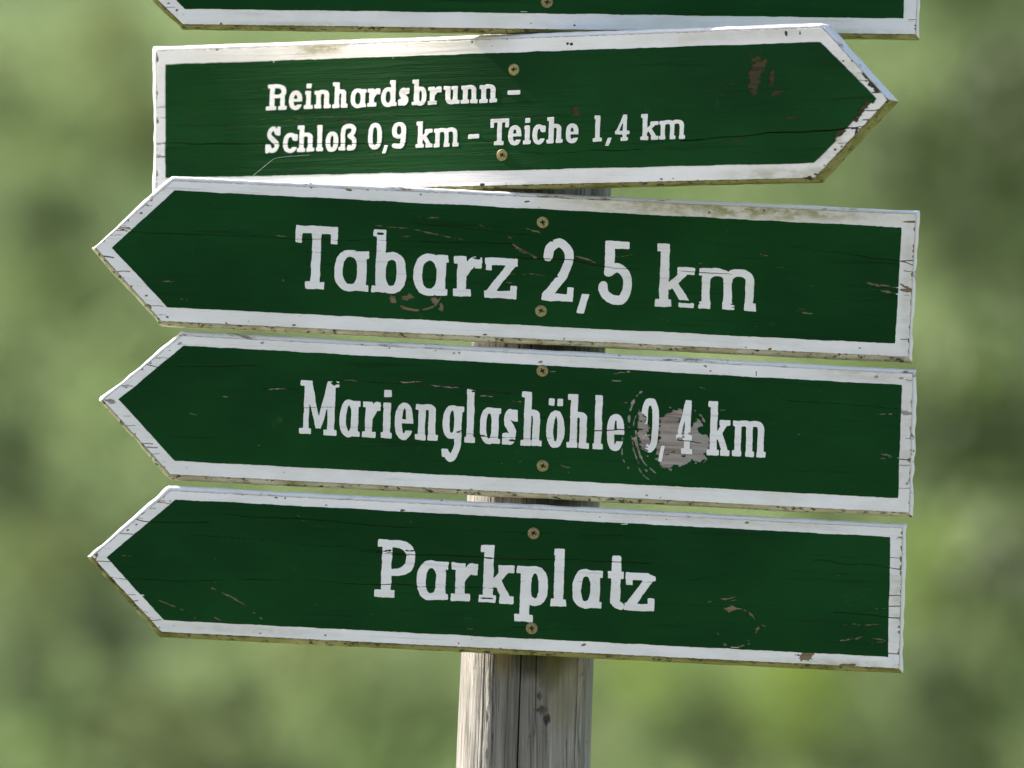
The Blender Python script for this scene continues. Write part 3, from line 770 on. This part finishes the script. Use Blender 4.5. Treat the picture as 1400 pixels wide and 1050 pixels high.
    X, Y = np.meshgrid(np.arange(x0, x1, h), np.arange(y0, y1, h))
    f_front = poly_sdf(X, Y, f)
    Fc = f_front.copy()
    carve(Fc, x0, y0, h, key, ('cracks',), 0.8)
    board = link("board", body, [mo, me_, mm], root)
    sheet(S, "wood_face", Fc, x0, y0, h, 0.0, 0.006, mo, board)
    # --- green field, hand painted edge
    wob = 0.55 * vnoise(X / 23, Y / 23, 300 + i) + 0.30 * vnoise(X / 5, Y / 5, 330 + i)
    f_field = poly_sdf(X, Y, B['field']) + wob
    Fg = f_field.copy()
    carve(Fg, x0, y0, h, key, ('cracks', 'flakes'), 0.72)
    # --- white border under it, chipped
    Fw = np.maximum(f_front + 0.25 + 0.35 * vnoise(X / 4, Y / 4, 360 + i), -(f_field + 2.5))
    carve(Fw, x0, y0, h, key, ('cracks', 'white'), 0.85)
    for k2 in range(22):                                           # small nicks along the edges
        e = random.choice((0, 0, 2, 2, 1, 3, 4)); t = random.random()
        p = np.array(f[e]) * (1 - t) + np.array(f[(e + 1) % 5]) * t
        if key == 'top' and p[1] < 0: continue
        cx, cyy = sum(q[0] for q in f) / 5, sum(q[1] for q in f) / 5
        inn = np.array([0, 1 if cyy > p[1] else -1]) * abs(random.gauss(0, 7))
        r = random.uniform(0.7, 1.5)
        c = p + inn
        local_add(Fw, x0, y0, h, (c[0] - 9, c[1] - 6, c[0] + 9, c[1] + 6), f_blob(c[0], c[1], r * random.uniform(1, 2.5), r, random.uniform(-20, 20), 900 + k2))
    ends = (1, 3, 4) if key != 'castle' else (4, 1, 2)
    for e in ends:                                                 # end grain: hairline splits and flaked arrises
        A, A2 = np.array(f[e], float), np.array(f[(e + 1) % 5], float)
        sl = (f[1][1] - f[0][1]) / (f[1][0] - f[0][0])
        inx = 1 if (A[0] + A2[0]) / 2 < 700 else -1
        for k2 in range(6):
            c = A + (A2 - A) * random.uniform(.04, .96)
            L = random.uniform(5, 22) * inx
            st = [(c[0], c[1]), (c[0] + L * .5, c[1] + sl * L * .5 + random.uniform(-.6, .6)), (c[0] + L, c[1] + sl * L)]
            local_add(Fw, x0, y0, h, pbox(st, 4), f_crack(st, random.choice((.35, .45, .6, .8)), 700 + k2 + 10 * e))
        flakes = 15 if e in ((1,) if key != 'castle' else (4,)) else 2
        for k2 in range(flakes):
            c = A + (A2 - A) * random.uniform(.02, .98); r = random.uniform(.8, 2.6)
            local_add(Fw, x0, y0, h, (c[0] - 12, c[1] - 12, c[0] + 12, c[1] + 12), f_blob(c[0], c[1], r * random.uniform(.6, 1.1), r * random.uniform(.8, 2.6), random.uniform(-15, 15), 820 + k2 + 20 * e))
    sheet(S, "white_border", Fw, x0, y0, h, 0.00025, 0.0003, mw, root)
    for k2 in range(26):                                           # nicks in the green
        cx = random.uniform(x0 + 120, x1 - 60); cyy = random.uniform(y0 + 25, y1 - 25)
        L = random.choice((2, 3, 4, 7, 12)); st = (cx, cyy, cx + L, cyy + random.uniform(-.06, .09) * L, random.uniform(.45, .9))
        local_add(Fg, x0, y0, h, pbox([st[:2], st[2:4]], 5), f_streak(*st, 500 + k2))
    sheet(S, "green_field", Fg, x0, y0, h, 0.00048, 0.0003, mg, root)
    # --- letters
    for ln in TEXT[key]:
        for q, (ch, xa, xb) in enumerate(ln['g']):
            hh = 0.6 if ln['cap'] < 50 else 0.8
            up = 0.035
            ht = ln['xh'] if ch in 'aemnorsuz' else ln['cap']
            Wd = (xb - xa) - up * ht
            gx0, gx1 = xa - 5, xb + 5
            yb0 = ln['base'][1] + ln['slope'] * ((xa + xb) / 2 - ln['base'][0])
            gy0, gy1 = yb0 - ln['cap'] * 1.12, yb0 + ln['cap'] * 0.42
            GX, GY = np.meshgrid(np.arange(gx0, gx1, hh), np.arange(gy0, gy1, hh))
            yl = ln['base'][1] + ln['slope'] * (GX - ln['base'][0]) - GY
            xl = GX - xa - up * yl
            sd = 1000 + i * 100 + q
            am = 0.34 * ln['s'] / 12
            wx = am * 1.8 * vnoise(xl / 11, yl / 11, sd); wy = am * 1.8 * vnoise(xl / 11, yl / 11, sd + 50)
            F = glyph(ch, xl + wx, yl + wy, Wd, ln['xh'], ln['cap'], ln['s'], ln['t']) + am * 0.9 * vnoise(xl / 3.0, yl / 3.0, sd + 9) - 0.15
            carve(F, gx0, gy0, hh, key, ('cracks', 'letter'), 0.62)
            sheet(S, "letter", F, gx0, gy0, hh, 0.00075, 0.0004, mw, root)
    # --- screws
    for (sx, sy) in SCREWS[key]:
        so = bpy.data.objects.new("screw", SCREW_HEAD); col.objects.link(so); so.parent = root
        p = loc(sx, sy); so.location = (p[0], p[1] - 0.0005, p[2])
        so.rotation_euler = (random.uniform(-.07, .07), random.uniform(0, 1.5), random.uniform(-.07, .07))
        ro = bpy.data.objects.new("recess", SCREW_RECESS); col.objects.link(ro); ro.parent = so
    return root

# ------------------------------------------------------------------ setting: ground
def m_ground():
    m, nt, out = new_mat("meadow_grass"); g = N(nt)
    a = g.noise(g.coords(scale=(.35, .35, .35)), 1.0, 5, 0.6); b = g.noise(g.coords(scale=(9, 9, 9)), 1.0, 5, 0.7)
    c = g.mix(g.ramp(a, .35, .65), (0.12, 0.18, 0.06), (0.19, 0.235, 0.095))
    c = g.mix(g.ramp(b, .45, .7), c, (0.085, 0.125, 0.045))
    g.bsdf(out, c, 0.9, g.bump(b, 0.8, 0.05), 0.2)
    return m
ng = 140
gx = np.linspace(-1, 1, ng); gx = np.sign(gx) * np.abs(gx) ** 2.2 * 600 
GXX, GYY = np.meshgrid(gx, gx)
rad = np.hypot(GXX, GYY)
def hill(x, y):
    """the meadow is level by the signpost and climbs to a wooded slope behind it"""
    r = np.hypot(x, y)
    return 0.35 * fbm(x / 30, y / 30, 5, 3) * np.clip((r - 12) / 20, 0, 1) + 0.40 * (np.sqrt((np.maximum(y - 24, 0)) ** 2 + 36) - 6) / (1 + np.maximum(y - 24, 0) / 300)
GZ = hill(GXX, GYY)
V = np.stack([GXX.ravel(), GYY.ravel(), GZ.ravel()], 1)
idx = np.arange(ng * ng).reshape(ng, ng)
Q = np.stack([idx[:-1, :-1], idx[:-1, 1:], idx[1:, 1:], idx[1:, :-1]], -1).reshape(-1, 4)
gro = link("ground", mesh_np("ground", V, Q.ravel(), np.full(len(Q), 4)), m_ground(), smooth=True)
gro['kind'] = 'structure'
def m_path():
    m, nt, out = new_mat("bounce_gravel"); g = N(nt)
    a = g.noise(g.coords(scale=(.8, .8, .8)), 1.0, 4, 0.6); b = g.noise(g.coords(scale=(60, 60, 60)), 1.0, 5, 0.7)
    c = g.mix(g.ramp(b, .35, .65), (0.40, 0.35, 0.29), (0.27, 0.235, 0.19))
    c = g.mix(g.ramp(a, .5, .75, 0, .5), c, (0.20, 0.17, 0.12))
    g.bsdf(out, c, 0.9, g.bump(b, 0.8, 0.01), 0.2)
    return m
px_ = np.linspace(-40, 40, 161)
PV, PQ = [], []
for j, x in enumerate(px_):
    w0 = -0.55 + 0.25 * float(vnoise(np.array(x * .7), np.array(0.), 4)); w1 = -11.0 + 0.6 * float(vnoise(np.array(x * .4), np.array(3.), 5))
    for k in range(9):
        y = w0 + (w1 - w0) * k / 8
        PV.append((x, y, float(hill(np.array(x), np.array(y))) + 0.06 + (-0.14 if k in (0, 8) else 0)))
for j in range(160):
    for k in range(8):
        PQ.append((j * 9 + k, j * 9 + k + 1, (j + 1) * 9 + k + 1, (j + 1) * 9 + k))
pm = bpy.data.meshes.new("path"); pm.from_pydata(PV, [], PQ); pm.update()
po = link("path", pm, m_path(), smooth=True); po['kind'] = 'structure'  # unseen gravel strip, added to bounce warm sunlight onto the boards

# ------------------------------------------------------------------ the post
def build_post():
    global POST_STAINS_SHADE
    zt = axis_at(-330)[2]
    pA, pB = axis_at(890), axis_at(200)
    lean = (pB[0] - pA[0]) / (pB[2] - pA[2])
    bx0 = pA[0] - lean * pA[2]
    def zpx(py): return axis_at(py)[2]
    rows = set(np.linspace(-0.35, zpx(1100), 40)) | set(np.linspace(zpx(1100), zpx(880), 190)) | set(np.linspace(zpx(880), zt, 160))
    for a in (262, 475, 680): rows |= set(np.linspace(zpx(a + 20), zpx(a - 20), 30))
    Z = np.array(sorted(rows))
    cr = [(-39.6, .016, 1.25), (-5.7, .009, .8), (49.3, .008, .6), (8.5, .004, .6), (-29.5, .003, .9), (62, .007, .5), (-62, .003, .5), (22, .002, .45), (-17, .0025, .4), (33, .002, .4), (95, .01, 1.2), (-120, .012, 1.3), (160, .012, 1.2), (73, .004, .5)]
    th = set(np.linspace(-180, -92, 30)) | set(np.linspace(-92, 92, 330)) | set(np.linspace(92, 179, 30))
    for c0, d, w in cr[:9]: th |= set(np.linspace(c0 - 3, c0 + 3, 26))
    T = np.array(sorted(th))
    TT, ZZ = np.meshgrid(T, Z)
    Rr = np.full(TT.shape, POST_R)
    Rr += 0.0010 * fbm(TT / 38, ZZ * 2.2, 3, 3) + 0.00035 * vnoise(TT / 2.1, ZZ * 6, 9) + 0.00018 * vnoise(TT / 0.8, ZZ * 12, 12)
    ridge = np.exp(-((TT + 33) / 3.2) ** 2)
    Rr += ridge * (0.0010 * fbm(TT / 1.4, ZZ * 60, 21, 3) + 0.0004)
    edge = -29.5 + 0.9 * vnoise(ZZ * 14, ZZ * 0, 31) + 0.5 * vnoise(ZZ * 55, ZZ * 0, 32)   # a split-off sliver leaves a step
    Rr -= 0.0022 * np.clip((TT - edge) / 0.7, 0, 1) * np.clip((24 - TT) / 40, 0, 1)
    for k, (c0, d, w) in enumerate(cr):
        cc = c0 + 0.55 * vnoise(ZZ * 9, ZZ * 0, 50 + k) + 0.22 * vnoise(ZZ * 40, ZZ * 0, 80 + k)
        ww = w * (0.85 + 0.4 * vnoise(ZZ * 6, ZZ * 0, 110 + k))
        on = 1.0 if d > .0045 else np.clip(0.4 + 1.3 * vnoise(ZZ * 11, ZZ * 0, 140 + k), 0, 1)
        Rr -= d * on * np.clip(1 - np.abs(TT - cc) / ww, 0, 1) ** 0.8
    xk, zk = 742, 985                                              # a knot with small pits
    for (kx, ky, rx, rz, dd) in ((737, 952, .0035, .004, .004), (741, 972, .006, .004, .005), (747, 984, .004, .005, .007), (735, 985, .0015, .009, .0015), (741, 1000, .002, .003, .0015), (748, 1010, .002, .003, .0015)):
        t0 = math.degrees(math.asin((kx - axis_px(ky)) / 91)); z0 = zpx(ky)
        q = np.hypot((TT - t0) * R_(1) * POST_R / rx, (ZZ - z0) / rz)
        Rr -= 0.55 * dd * np.clip(1 - q ** 2 + 0.7 * fbm(TT / 1.3, ZZ * 300, 61, 2), 0, 1)
    Rr *= 1 + 0.012 * np.clip((zpx(900) - ZZ) / 0.15, 0, 2)
    xx = Rr * np.sin(np.radians(TT)) + lean * ZZ
    yy = -Rr * np.cos(np.radians(TT))
    nz, nt_ = TT.shape
    V = np.stack([xx.ravel(), yy.ravel(), ZZ.ravel()], 1)
    id2 = np.arange(nz * nt_).reshape(nz, nt_)
    nx2 = np.roll(id2, -1, 1)
    Q = np.stack([id2[:-1], nx2[:-1], nx2[1:], id2[1:]], -1).reshape(-1, 4)
    loops = Q.ravel().tolist(); counts = [4] * len(Q)
    V = np.concatenate([V, [[lean * zt, 0, zt + 0.012]]])
    c = len(V) - 1
    for j in range(nt_):
        loops += [int(id2[-1, j]), int(id2[-1, (j + 1) % nt_]), c]; counts.append(3)
    me = mesh_np("post", V, loops, counts)
    stx = lambda px, py: (axis_at(py)[0] + (px - axis_px(py)) * 0.000667) - bx0
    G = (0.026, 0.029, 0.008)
    POST_STAINS_SHADE = [(stx(733, 899), zpx(899), .036, .022, 1.0, G), (stx(710, 897), zpx(895), .022, .016, .9, G), (stx(750, 905), zpx(915), .012, .022, .7, G), (stx(765, 925), zpx(935), .020, .045, .45, (0.16, .14, .06)), (stx(690, 905), zpx(905), .010, .02, .6, (0.16, .13, .05)),
                   (stx(741, 971), zpx(971), .0045, .0035, .75, (0.035, .03, .022)), (stx(747, 984), zpx(984), .003, .0045, .8, (0.03, .026, .02)), (stx(737, 952), zpx(952), .0025, .003, .7, (0.04, .035, .025)), (stx(703, 990), zpx(985), .016, .10, .55, (0.075, .07, .063)), (stx(738, 990), zpx(960), .012, .07, .35, (0.09, .085, .07)), (stx(735, 475), zpx(478), .07, .01, .7, G), (stx(735, 683), zpx(685), .05, .008, .6, G)]  # the two tall grey ellipses are shade painted on the post's middle
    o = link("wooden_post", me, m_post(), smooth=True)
    o.location = (bx0, AXIS_Y, 0)
    o['label'] = 'weathered grey round wooden post with long cracks carrying the signs'
    o['category'] = 'post'
    return o
build_post()
for i, B in enumerate(BOARDS):
    build_sign(i, B)

# a strand of spider silk between two boards
def tube(pts, r, k=5):
    V, F = [], []
    for p in pts:
        for a in range(k):
            V.append((p[0] + r * math.cos(a * 2 * math.pi / k), p[1], p[2] + r * math.sin(a * 2 * math.pi / k)))
    for j in range(len(pts) - 1):
        for a in range(k):
            F.append((j * k + a, j * k + (a + 1) % k, (j + 1) * k + (a + 1) % k, (j + 1) * k + a))
    return V, F

sp = spline([(338, 246), (352, 232), (367, 217), (374, 210), (392, 205), (420, 201)], 6)
nS = np.array([0, -1.0, 0]); P3 = px_plane(np.array([p[0] for p in sp]), np.array([p[1] for p in sp]), nS, np.array([0, -0.004, 0]))
P3[:, 1] += np.linspace(0.004, 0.092, len(P3))
sv, sf = tube(P3, 0.00010)
sm = bpy.data.meshes.new("spider_thread"); sm.from_pydata([tuple(v) for v in sv], [], sf); sm.update()
so = link("spider_thread", sm, m_plain("spider_silk", (0.75, 0.75, 0.72), .4, 0, .5, .1))
so['label'] = 'fine pale spider thread across the lower left of the Reinhardsbrunn sign'; so['category'] = 'spider thread'

# ------------------------------------------------------------------ vegetation far behind
def m_leaf(name, c1, c2, trans, seed):
    m, nt, out = new_mat(name); g = N(nt)
    n = g.noise(g.coords((seed, 0, 0), (1.1, 1.1, 1.1)), 1.0, 3, 0.6)
    n2 = g.noise(g.coords((seed, 2, 0), (14, 14, 14)), 1.0, 2, 0.6)
    f = g.math('ADD', g.math('MULTIPLY', n, 0.6), g.math('MULTIPLY', n2, 0.4))
    c = g.mix(g.ramp(f, .35, .65), c1, c2)
    d = g.node("ShaderNodeBsdfPrincipled"); g.put(d.inputs['Base Color'], c); d.inputs['Roughness'].default_value = .5; d.inputs['Specular IOR Level'].default_value = .3
    t = g.node("ShaderNodeBsdfTranslucent"); g.put(t.inputs[0], g.mix(0.5, c, (c2[0] * 1.5, c2[1] * 1.4, c2[2] * .6)))
    mx = g.node("ShaderNodeMixShader"); mx.inputs[0].default_value = trans
    nt.links.new(d.outputs[0], mx.inputs[1]); nt.links.new(t.outputs[0], mx.inputs[2]); nt.links.new(mx.outputs[0], out.inputs[0])
    return m
MAT_BARK = m_plain("bark", (0.10, 0.08, 0.06), .9, 0, .2, .5, 14)
LEAF = [m_leaf("leaf_pale", (0.13, 0.17, 0.08), (0.20, 0.24, 0.12), .45, 1), m_leaf("leaf_fresh", (0.15, 0.235, 0.055), (0.25, 0.345, 0.09), .55, 2), m_leaf("leaf_dark", (0.032, 0.056, 0.02), (0.055, 0.085, 0.03), .3, 3)]

def limb_tube(V, F, pts, radii, k=7):
    base = len(V)
    for j, (p, r) in enumerate(zip(pts, radii)):
        d = (pts[min(j + 1, len(pts) - 1)] - pts[max(j - 1, 0)]).normalized()
        a = d.orthogonal().normalized(); b = d.cross(a)
        for q in range(k):
            an = q * 2 * math.pi / k
            V.append(tuple(p + (a * math.cos(an) + b * math.sin(an)) * r))
    for j in range(len(pts) - 1):
        for q in range(k):
            F.append((base + j * k + q, base + j * k + (q + 1) % k, base + (j + 1) * k + (q + 1) % k, base + (j + 1) * k + q))

def make_tree(name, H, spread, clear, leaves, leaf, mat, seed, limbs=18):
    """trunk and limbs as one tapered mesh, crown as leaf-sized faces in clumps at the limbs' ends"""
    rnd = random.Random(seed); rg = np.random.default_rng(seed)
    root = bpy.data.objects.new(name, None); col.objects.link(root)
    V, F = [], []
    tr = [Vector((rnd.gauss(0, .05) * z, rnd.gauss(0, .05) * z, H * z)) for z in (0, .15, .35, .55, .75, .95)]
    tr[0] = Vector((0, 0, -.2))
    r0 = H * 0.016
    limb_tube(V, F, tr, [r0 * 1.4, r0, r0 * .85, r0 * .6, r0 * .35, r0 * .08], 9)
    cl = []
    for k in range(limbs):
        z = clear + (0.97 - clear) * (k + rnd.random()) / limbs
        a = k * 2.4 + rnd.uniform(-.4, .4)
        prof = math.sin(math.pi * min(1, max(0.06, (z - clear) / (1.04 - clear))) ** 0.75) ** 0.7
        L = spread * prof * rnd.uniform(.7, 1.1)
        s = Vector((0, 0, H * z)); e = s + Vector((math.cos(a) * L, math.sin(a) * L, L * rnd.uniform(.05, .5)))
        mid = (s + e) / 2 + Vector((0, 0, L * .12))
        limb_tube(V, F, [s, mid, e], [r0 * .38 * (1.1 - z), r0 * .25 * (1.1 - z), .006], 5)
        for t in (.45, .7, .9, 1.05):
            cl.append((s.lerp(e, t) + Vector((rnd.gauss(0, .15), rnd.gauss(0, .15), rnd.gauss(0, .15))) * spread * .6, spread * rnd.uniform(.14, .26)))
    tm = bpy.data.meshes.new("trunk"); tm.from_pydata(V, [], F); tm.update()
    link("trunk", tm, MAT_BARK, root, True)
    per = leaves // len(cl) + 1
    C = np.repeat(np.array([tuple(c[0]) for c in cl]), per, 0); Rd = np.repeat(np.array([c[1] for c in cl]), per)
    n = len(C)
    C = C + rg.normal(0, 1, (n, 3)) * (Rd * np.array([[1], [1], [.75]])).T * .62
    C[:, 2] = np.maximum(C[:, 2], 0.12)
    a = rg.normal(0, 1, (n, 3)); a /= np.linalg.norm(a, axis=1)[:, None]
    b = np.cross(a, rg.normal(0, 1, (n, 3))); b /= np.linalg.norm(b, axis=1)[:, None] + 1e-9
    sz = leaf * rg.uniform(.6, 1.3, n)[:, None]
    W = np.stack([C - a * sz, C + b * sz * .55, C + a * sz, C - b * sz * .55], 1).reshape(-1, 3)
    link("crown", mesh_np("crown", W, np.arange(4 * n), np.full(n, 4)), mat, root)
    return root

def copy_tree(o, loc, rz, sc):
    c = o.copy(); col.objects.link(c)
    for ch in o.children:
        d = ch.copy(); col.objects.link(d); d.parent = c
    c.location = loc; c.rotation_euler = (0, 0, rz); c.scale = (sc,) * 3
    return c
def put(kinds, spots, label, cat, group):
    used = set()
    for (x, y, k, sc) in spots:
        if k in used: o = copy_tree(kinds[k], (x, y, float(hill(np.array(x), np.array(y)))), random.uniform(0, 6.28), sc)
        else:
            o = kinds[k]; used.add(k); o.location = (x, y, float(hill(np.array(x), np.array(y)))); o.scale = (sc,) * 3
        o['label'] = label[k]; o['category'] = cat; o['group'] = group

trees = [make_tree("leafy_tree", 7.5, 2.6, .14, 12000, .075, LEAF[0], 21, 24), make_tree("leafy_tree", 8, 2.4, .16, 12000, .075, LEAF[1], 22, 24), make_tree("leafy_tree", 8.5, 1.7, .05, 13000, .065, LEAF[2], 23, 30)]
put(trees, [(-16.5, 44, 0, 1), (-13, 53, 1, 1), (3.25, 32, 2, .95), (11.5, 39, 1, 1.0), (8.0, 44, 0, 1), (-18, 37, 2, 1.0), (15, 42, 2, 1), (0.5, 58, 1, 1.1), (-4.2, 55, 0, 1.1), (5.0, 57, 1, 1.0)],
    ['pale green leafy tree far out of focus on the slope', 'fresh green leafy tree far out of focus on the slope', 'dark green narrow tree far out of focus on the slope'], 'tree', 'blurred trees on the slope behind')
shr = [make_tree("leafy_shrub", 1.3, .75, .04, 3500, .032, LEAF[1], 31, 18), make_tree("leafy_shrub", 1.2, .7, .04, 3500, .032, LEAF[0], 32, 18), make_tree("leafy_shrub", 1.4, .65, .04, 3500, .032, LEAF[2], 33, 18)]
def on_slope(px, py, k, sc):
    """where the line of sight through a photo pixel meets the middle of a shrub that stands on the slope"""
    h = (1.3, 1.2, 1.4)[k] * sc * .55
    kk = 36.0 / LENS / 1400.0
    d = FWD + (px - 700) * kk * RIGHT - (py - 525) * kk * UP
    for y in np.arange(20, 70, .1):
        p = CAM + d * ((y - CAM[1]) / d[1])
        if float(hill(np.array(p[0]), np.array(p[1]))) + h > p[2]:
            return (float(p[0]), float(y), k, sc)
    return (float(p[0]), 70.0, k, sc)
shrubs = [on_slope(*a) for a in [(15, 670, 2, .5), (110, 935, 2, .55), (320, 1020, 2, .35), (1300, 1035, 2, .6), (1370, 225, 2, .8), (1398, 640, 2, .7), (1350, 90, 2, .4), (40, 345, 2, .3),
    (190, 175, 1, .4), (450, 930, 1, .4), (1315, 560, 0, .4), (1090, 965, 0, .45), (900, 915, 0, .4), (960, 1025, 2, .35), (1275, 790, 0, .35), (70, 330, 2, .42), (150, 60, 1, .45), (20, 150, 2, .3), (70, 780, 1, .4), (220, 1010, 1, .4), (1345, 410, 2, .45), (1300, 300, 2, .3), (1360, 850, 2, .5), (560, 1000, 2, .3)]]
shrubs += [(-5.6, 30, 2, .8), (5.6, 29.6, 0, .9), (-6.6, 33, 0, 1.0), (7.2, 32, 1, 1.0), (4.6, 36, 1, .9), (-4.2, 37, 0, .9)]
put(shr, shrubs,
    ['low fresh green shrub out of focus on the grassy slope', 'low pale green shrub out of focus on the grassy slope', 'low dark green shrub out of focus on the grassy slope'], 'shrub', 'blurred shrubs on the slope behind')

# tall meadow grass on the slope
def grass(n):
    rg = np.random.default_rng(5)
    x = rg.uniform(-13, 13, n); y = rg.uniform(19, 46, n); z = hill(x, y)
    hgt = rg.uniform(.10, .28, n) * (1 + .5 * vnoise(x / 1.3, y / 1.3, 8)); a = rg.uniform(0, 6.28, n); lean = rg.uniform(.05, .35, n) * hgt
    w = rg.uniform(.010, .022, n)
    dx, dy = np.cos(a), np.sin(a)
    b = np.stack([x, y, z - .03], 1); side = np.stack([-dy, dx, dx * 0], 1) * w[:, None]
    mid = b + np.stack([dx * lean * .35, dy * lean * .35, hgt * .6], 1); tip = b + np.stack([dx * lean, dy * lean, hgt], 1)
    V = np.stack([b - side, b + side, mid + side * .8, tip, mid - side * .8], 1).reshape(-1, 3)
    return mesh_np("grass", V, np.arange(5 * n), np.full(n, 5))
def m_mottle(name, cols, scale, trans):
    """leaf colours that differ from tuft to tuft"""
    m, nt, out = new_mat(name); g = N(nt)
    n = g.noise(g.coords((3, 1, 0), (scale, scale, scale)), 1.0, 3, 0.6)
    n2 = g.noise(g.coords((0, 7, 0), (scale * .45, scale * .45, scale * .45)), 1.0, 2, 0.5)
    c = g.mix(g.ramp(n, .40, .60), cols[0], cols[1])
    c = g.mix(g.ramp(n2, .42, .62), c, cols[2])
    d = g.node("ShaderNodeBsdfDiffuse"); g.put(d.inputs[0], c)
    t = g.node("ShaderNodeBsdfTranslucent"); g.put(t.inputs[0], c)
    mx = g.node("ShaderNodeMixShader"); mx.inputs[0].default_value = trans
    nt.links.new(d.outputs[0], mx.inputs[1]); nt.links.new(t.outputs[0], mx.inputs[2]); nt.links.new(mx.outputs[0], out.inputs[0])
    return m
go = link("grass", grass(60000), m_mottle("grass_blades", ((0.125, 0.18, 0.068), (0.26, 0.315, 0.15), (0.185, 0.235, 0.11)), 1.6, .5))
go['kind'] = 'stuff'; go['label'] = 'tall blurred meadow grass covering the slope behind'; go['category'] = 'grass'

# leafy undergrowth: tufts of weeds standing in the grass
def undergrowth(nc, per):
    rg = np.random.default_rng(9)
    x = rg.uniform(-12, 12, nc); y = rg.uniform(22, 44, nc); r = rg.uniform(.14, .38, nc)
    C = np.stack([x, y, hill(x, y) + r * rg.uniform(.5, 1.6, nc)], 1)
    C = np.repeat(C, per, 0) + rg.normal(0, .55, (nc * per, 3)) * np.repeat(r, per)[:, None]
    n = len(C)
    a = rg.normal(0, 1, (n, 3)); a /= np.linalg.norm(a, axis=1)[:, None]
    b = np.cross(a, rg.normal(0, 1, (n, 3))); b /= np.linalg.norm(b, axis=1)[:, None] + 1e-9
    sz = .05 * rg.uniform(.6, 1.4, n)[:, None]
    W = np.stack([C - a * sz, C + b * sz * .6, C + a * sz, C - b * sz * .6], 1).reshape(-1, 3)
    return mesh_np("undergrowth", W, np.arange(4 * n), np.full(n, 4))
uo = link("undergrowth", undergrowth(1300, 45), m_mottle("undergrowth_leaves", ((0.075, 0.115, 0.042), (0.29, 0.35, 0.17), (0.17, 0.245, 0.09)), 2.4, .55))
uo['kind'] = 'stuff'; uo['label'] = 'blurred leafy undergrowth among the grass on the slope'; uo['category'] = 'undergrowth'
